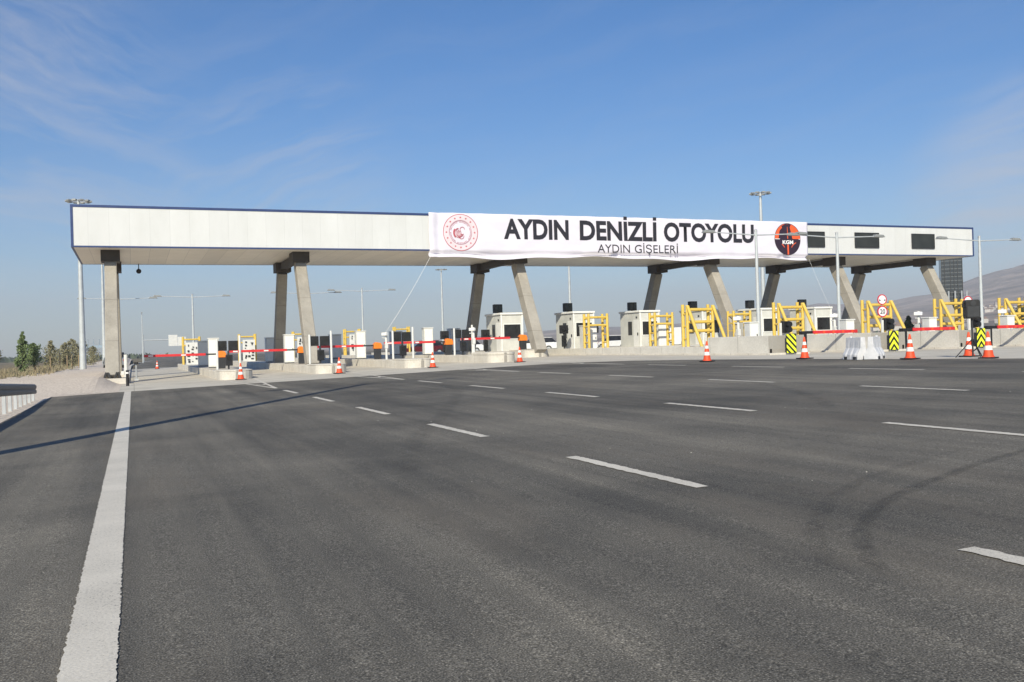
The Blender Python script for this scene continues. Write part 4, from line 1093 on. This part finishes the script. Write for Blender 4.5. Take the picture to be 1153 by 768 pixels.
MB().tube([(0, 0, 0), (0, 0, 8.8)], 0.10, 8, 0.06).build('pole', 'pole', t); MB().tube([(0, 0, 8.7), (0, -1.6, 8.9)], 0.05, 6).build('arm', 'pole', t); MB().bbox(-0.12, 0.12, -2.1, -1.5, 8.84, 8.96).build('lamp_head', 'lamp_head', t)
t = tag(empty('sign_gantry', (-7.5, 240, 0.0)), 'far blue grey steel gantry left of the leftmost leg', 'gantry')
for s in (-2.0, 2.2): MB().tube([(s, 0, 0), (s, 0, 3.9)], 0.2, 8).build('post', 'blue_steel', t)
MB().bbox(-2.6, 3.4, -0.35, 0.35, 3.5, 4.1).build('beam', 'blue_steel', t)
for s in (-2.2, -1.0, 0.2, 1.4, 2.6): MB().tube([(s, 0, 4.1), (s, 0, 5.6)], 0.07, 6).build('upright', 'blue_steel', t)

# ------------------------------------------------------------------ vegetation
def leaf(mb, c, s):
    n = Vector((random.gauss(0, 1), random.gauss(0, 1), random.gauss(0, 1))).normalized()
    u = n.orthogonal().normalized(); w = n.cross(u)
    a = random.uniform(0, 2*PI); u, w = u*math.cos(a)+w*math.sin(a), w*math.cos(a)-u*math.sin(a)
    c = Vector(c)
    mb.add([c-u*s, c+w*s*0.45, c+u*s, c-w*s*0.45], [(0, 1, 2, 3)])
def tree(name, loc, h, cr, cz0, n, mat, label, cat, group, leafs=0.11, cone_shape=False, trunk_r=0.04, lean=0.0):
    t = empty(name, loc); tag(t, label, cat, group)
    n = int(n*2.2); tr = MB(); tr.tube([(0, 0, -0.1), (lean*0.4, 0.02, h*0.45), (lean*0.8, 0.0, h*0.8)], trunk_r, 7, trunk_r*0.3)
    clumps = []
    nc = 26 if not cone_shape else 18
    for k in range(nc):
        f = (k+random.random())/nc; z = cz0+(h-cz0)*f
        rad = cr*((0.25+0.75*math.sin(min(1, f*0.95+0.10)*PI)**0.7)*(1.0-0.35*f) if not cone_shape else (1-f*0.88))
        a = random.uniform(0, 2*PI); q = rad*random.uniform(0.1, 0.75)
        p = Vector((lean*z/h+q*math.cos(a), q*math.sin(a), z)); clumps.append((p, rad*random.uniform(0.34, 0.70)))
        if k % 2 == 0: tr.tube([(lean*z/h*0.7, 0, max(0.2, z-0.35*cr-0.2)), tuple(p)], trunk_r*0.35, 5, trunk_r*0.1)
    tr.build('trunk', 'bark', t)
    cm = MB()
    for i in range(n):
        p, r = random.choice(clumps)
        v = Vector((random.gauss(0, 1), random.gauss(0, 1), random.gauss(0, 1.25))).normalized()*r*random.random()**0.6
        leaf(cm, p+v, leafs*random.uniform(0.6, 1.4))
    raw('crown', cm.v, cm.f, mat, t)
    return t
def vz(x, y): return verge_z(x, y)
SAP = [(-10.0, 82, 2.5, 0.75, 1.0, 'leaf_dull', 520, 'young tree cut by the left edge of the photo'),
       (-7.85, 80, 3.25, 0.72, 0.45, 'leaf_green', 1500, 'tallest dense green young tree on the left verge'),
       (-7.2, 82, 2.35, 0.95, 0.8, 'leaf_green', 800, 'leaning young tree right of the tallest one'),
       (-7.1, 95, 2.8, 1.0, 0.6, 'leaf_dull', 800, 'pale sparse young tree in the middle of the left verge'),
       (-6.5, 104, 2.6, 1.15, 0.4, 'leaf_dull', 900, 'young tree in the clump left of the tall mast'),
       (-6.1, 112, 3.1, 1.35, 0.5, 'leaf_dull', 1100, 'roundest olive young tree left of the tall mast'),
       (-5.4, 118, 3.0, 1.3, 0.4, 'leaf_dull', 1000, 'olive young tree directly behind the tall mast'),
       (-4.9, 135, 2.5, 1.5, 0.3, 'leaf_dull', 900, 'low olive tree right of the tall mast')]
for x, y, h, cr, c0, m, n, l in SAP:
    tree('young_tree', (x, y, vz(x, y)), h, cr, c0, n, m, l, 'tree', 'young trees on the left verge', 0.085, False, 0.035, random.uniform(-0.1, 0.25))
STK = [(-10.0, 81.2), (-7.75, 80.8), (-7.15, 82.5), (-6.85, 93), (-6.3, 96), (-6.1, 103), (-5.9, 107), (-5.4, 110)]
sk = Proto(MB().tube([(0, 0, -0.2), (0.02, 0, 1.55)], 0.055, 7, 0.045).build('tree_stake', 'stake'), 'stake', 'wooden stakes by the young trees')
for i, (x, y) in enumerate(STK):
    sk.put((x, y, vz(x, y)), 'thin wooden stake among the young trees, '+['at the left photo edge', 'just right of the tallest tree', 'under the leaning tree', 'left of the pale sparse tree', 'right of the pale sparse tree', 'in the clump by the mast', 'under the roundest tree', 'nearest the tall mast'][i], random.uniform(0, 3), random.uniform(0.85, 1.15))
gm_ = MB()
for _ in range(5200):
    y = random.uniform(58, 150); x = -5.2-abs(random.gauss(0, 5))-0.02*(y-58)
    if y < 70 and x > -7.5: continue
    hgt = random.uniform(0.12, 0.5); a = random.uniform(0, PI); w = random.uniform(0.012, 0.04)
    z = vz(x, y)-0.03; lx, ly = random.gauss(0, 0.12), random.gauss(0, 0.12)
    gm_.add([(x-w*math.cos(a), y-w*math.sin(a), z), (x+w*math.cos(a), y+w*math.sin(a), z), (x+lx, y+ly, z+hgt)], [(0, 1, 2)])
tag(raw('dry_grass', gm_.v, gm_.f, 'dry_grass'), 'dry yellow grass tufts on the left verge', 'grass', kind='stuff')
sh = MB()
for _ in range(46):
    x, y = -5.5-abs(random.gauss(0, 5)), random.uniform(62, 130); z = vz(x, y); r = random.uniform(0.2, 0.5)
    for k in range(60):
        leaf(sh, (x+random.gauss(0, r*0.6), y+random.gauss(0, r*0.6), z+abs(random.gauss(0, r*0.6))), 0.06)
tag(raw('low_scrub', sh.v, sh.f, 'leaf_dull'), 'low dry scrub under the young trees', 'scrub', kind='stuff')
FT = [(69.75, 70.0, 2.8, 0.95, 'leaf_dark', True, 'dark conical tree between the speed signs and the loudspeaker'),
      (104, 85, 4.4, 2.6, 'leaf_dark', False, 'broad dark tree right of the loudspeaker'),
      (110, 90, 3.6, 2.4, 'leaf_dark', False, 'lower dark tree beside the broad one'),
      (121, 94, 4.0, 2.2, 'leaf_dark', False, 'dark tree near the right edge')]
for x, y, h, cr, m, cs, l in FT:
    tree('dark_tree', (x, y, 0.3), h, cr, 0.4 if cs else 0.8, 1500, m, l, 'tree', 'dark trees beyond the right lanes', 0.16, cs, 0.1)
def far_wood(name, pts, label):
    mb = MB()
    for a, r, hh, ww in pts:
        x, y = r*math.sin(R(a)), r*math.cos(R(a))
        for k in range(46):
            mb_p = (x+random.gauss(0, ww), y+random.gauss(0, ww), -0.6+abs(random.gauss(hh*0.45, hh*0.3)))
            leaf(mb, mb_p, ww*0.35)
    tag(raw(name, mb.v, mb.f, 'leaf_dark'), label, 'trees', kind='stuff')
far_wood('far_trees', [(random.uniform(-9, 0.6), random.uniform(600, 1300), random.uniform(1.2, 2.6), random.uniform(3, 8)) for _ in range(110)], 'low dark line of trees at the left horizon')
far_wood('far_orchard', [(random.uniform(38, 56), random.uniform(700, 1250), random.uniform(1.5, 4), random.uniform(3, 7)) for _ in range(120)], 'far dark orchards below the mountain')

# ------------------------------------------------------------------ air
def haze():
    m = bpy.data.materials.new('haze_air'); m.use_nodes = True; nt = m.node_tree
    for n in list(nt.nodes): nt.nodes.remove(n)
    o = nt.nodes.new('ShaderNodeOutputMaterial'); v = nt.nodes.new('ShaderNodeVolumePrincipled')
    v.inputs['Color'].default_value = (0.87, 0.90, 1.0, 1); v.inputs['Density'].default_value = HAZE
    v.inputs['Anisotropy'].default_value = 0.0
    lk(nt, v.outputs[0], o.inputs['Volume'])
    ob = MB().bbox(-3600, 4600, -300, 4600, -1.8, 262).build('haze', m)
    tag(ob, 'thin bluish haze over the plain and mountain', 'haze', kind='stuff')
    return ob
HAZE = 3.3e-4
haze()

# ------------------------------------------------------------------ light
AZ, EL = 31.6, 29.0                        # sun behind and to the left: shadows run to +x, +y
sd = Vector((-math.sin(R(AZ))*math.cos(R(EL)), -math.cos(R(AZ))*math.cos(R(EL)), math.sin(R(EL))))
sun = bpy.data.lights.new('sun', 'SUN'); sun.energy = 4.7; sun.angle = R(0.53); sun.color = (1.0, 0.93, 0.75)
so = bpy.data.objects.new('sun', sun); COL.objects.link(so); so.rotation_euler = sd.to_track_quat('Z', 'Y').to_euler()
w = bpy.data.worlds.new('World'); C.world = w; w.use_nodes = True; nt = w.node_tree
for n in list(nt.nodes): nt.nodes.remove(n)
out = nt.nodes.new('ShaderNodeOutputWorld'); bg = nt.nodes.new('ShaderNodeBackground')
sky = nt.nodes.new('ShaderNodeTexSky'); sky.sky_type = 'NISHITA'; sky.sun_disc = False
sky.sun_elevation = R(EL); sky.sun_rotation = math.atan2(sd.x, sd.y) % (2*PI)
sky.altitude = 100; sky.air_density = 1.0; sky.dust_density = 0.5; sky.ozone_density = 3.0
dirv = nt.nodes.new('ShaderNodeTexCoord').outputs['Generated']
sxyz = nt.nodes.new('ShaderNodeSeparateXYZ'); lk(nt, dirv, sxyz.inputs[0])
az_ = math_(nt, 'ARCTAN2', sxyz.outputs[0], sxyz.outputs[1]); el_ = math_(nt, 'ARCSINE', sxyz.outputs[2])
cxyz = nt.nodes.new('ShaderNodeCombineXYZ'); lk(nt, az_, cxyz.inputs[0]); lk(nt, el_, cxyz.inputs[1])
def cirrus(along, across, tilt, lo, hi, seed, dist):
    wv = noise(nt, 5.0, 3, 0.5, mapping(nt, cxyz.outputs[0], (1, 1, 1), (seed, seed*2, 0)))
    off = nt.nodes.new('ShaderNodeVectorMath'); off.operation = 'MULTIPLY_ADD'
    lk(nt, wv.outputs['Color'], off.inputs[0]); off.inputs[1].default_value = (dist, dist, 0); lk(nt, cxyz.outputs[0], off.inputs[2])
    rotv = mapping(nt, off.outputs[0], (1, 1, 1), (0, 0, 0), (0, 0, R(-tilt)))
    n = noise(nt, 1.0, 9, 0.68, mapping(nt, rotv, (along, across, 1), (seed, seed*3, 0)), 0.25)
    return ramp(nt, n.outputs[0], [(lo, (0, 0, 0)), (hi, (1, 1, 1))]).outputs[0]
def lobe(az, el, lo, hi):
    d = Vector((math.sin(R(az))*math.cos(R(el)), math.cos(R(az))*math.cos(R(el)), math.sin(R(el))))
    vm = nt.nodes.new('ShaderNodeVectorMath'); vm.operation = 'DOT_PRODUCT'; lk(nt, dirv, vm.inputs[0]); vm.inputs[1].default_value = d
    mr = nt.nodes.new('ShaderNodeMapRange'); mr.interpolation_type = 'SMOOTHERSTEP'
    mr.inputs['From Min'].default_value = math.cos(R(hi)); mr.inputs['From Max'].default_value = math.cos(R(lo))
    lk(nt, vm.outputs['Value'], mr.inputs['Value']); return mr.outputs[0]
c1 = math_(nt, 'MULTIPLY', cirrus(3.0, 19.0, -24, 0.44, 0.80, 3.1, 0.10), math_(nt, 'MULTIPLY', lobe(-5, 12.3, 1, 11), 0.62))
c1b = math_(nt, 'MULTIPLY', cirrus(3.2, 26.0, 19, 0.46, 0.80, 6.4, 0.10), math_(nt, 'MULTIPLY', lobe(8, 10.5, 1, 9), 0.48))
c1 = math_(nt, 'ADD', c1, c1b)
c2 = math_(nt, 'MULTIPLY', cirrus(2.6, 24.0, 15, 0.34, 0.74, 8.6, 0.08), math_(nt, 'MULTIPLY', lobe(52, 6.6, 0.5, 8.5), 0.85))
c3 = math_(nt, 'MULTIPLY', cirrus(2.4, 22.0, 13, 0.46, 0.86, 1.4, 0.10), 0.12)
f = math_(nt, 'MINIMUM', math_(nt, 'ADD', math_(nt, 'ADD', c1, c2), c3), 0.85)
SKY = 0.086
hs = nt.nodes.new('ShaderNodeHueSaturation'); hs.inputs['Saturation'].default_value = 1.38; lk(nt, sky.outputs[0], hs.inputs['Color'])
graded = mixc(nt, 1.0, hs.outputs[0], (0.82, 0.92, 1.06), 'MULTIPLY')
col = mixc(nt, f, graded, (5.6, 5.6, 6.0))
lk(nt, col, bg.inputs['Color']); bg.inputs['Strength'].default_value = SKY
lk(nt, bg.outputs[0], out.inputs['Surface'])

# ------------------------------------------------------------------ camera
FPX = 1057.0
dirY = Vector((150-576.5, -(400-384), -FPX)).normalized()
p = Vector((3194-576.5, -(310.3-384), -FPX)); p = (p-dirY*p.dot(dirY)).normalized(); u = p.cross(dirY)
rot = Matrix((p, dirY, u))
cam = bpy.data.cameras.new('camera'); cam.sensor_width = 36; cam.lens = 36*FPX/1153; cam.clip_start = 0.1; cam.clip_end = 30000
co = bpy.data.objects.new('camera', cam); COL.objects.link(co)
co.matrix_world = Matrix.Translation((0, 0, 1.55)) @ rot.to_4x4()
C.camera = co
# ------------------------------------------------------------------ render settings
C.render.engine = 'CYCLES'
C.view_settings.view_transform = 'Standard'; C.view_settings.look = 'None'; C.view_settings.gamma = 1; C.view_settings.use_curve_mapping = False
C.view_settings.exposure = 0.32
C.cycles.use_denoising = True; C.cycles.max_bounces = 6; C.cycles.volume_bounces = 0; C.cycles.transparent_max_bounces = 12
C.cycles.use_adaptive_sampling = True
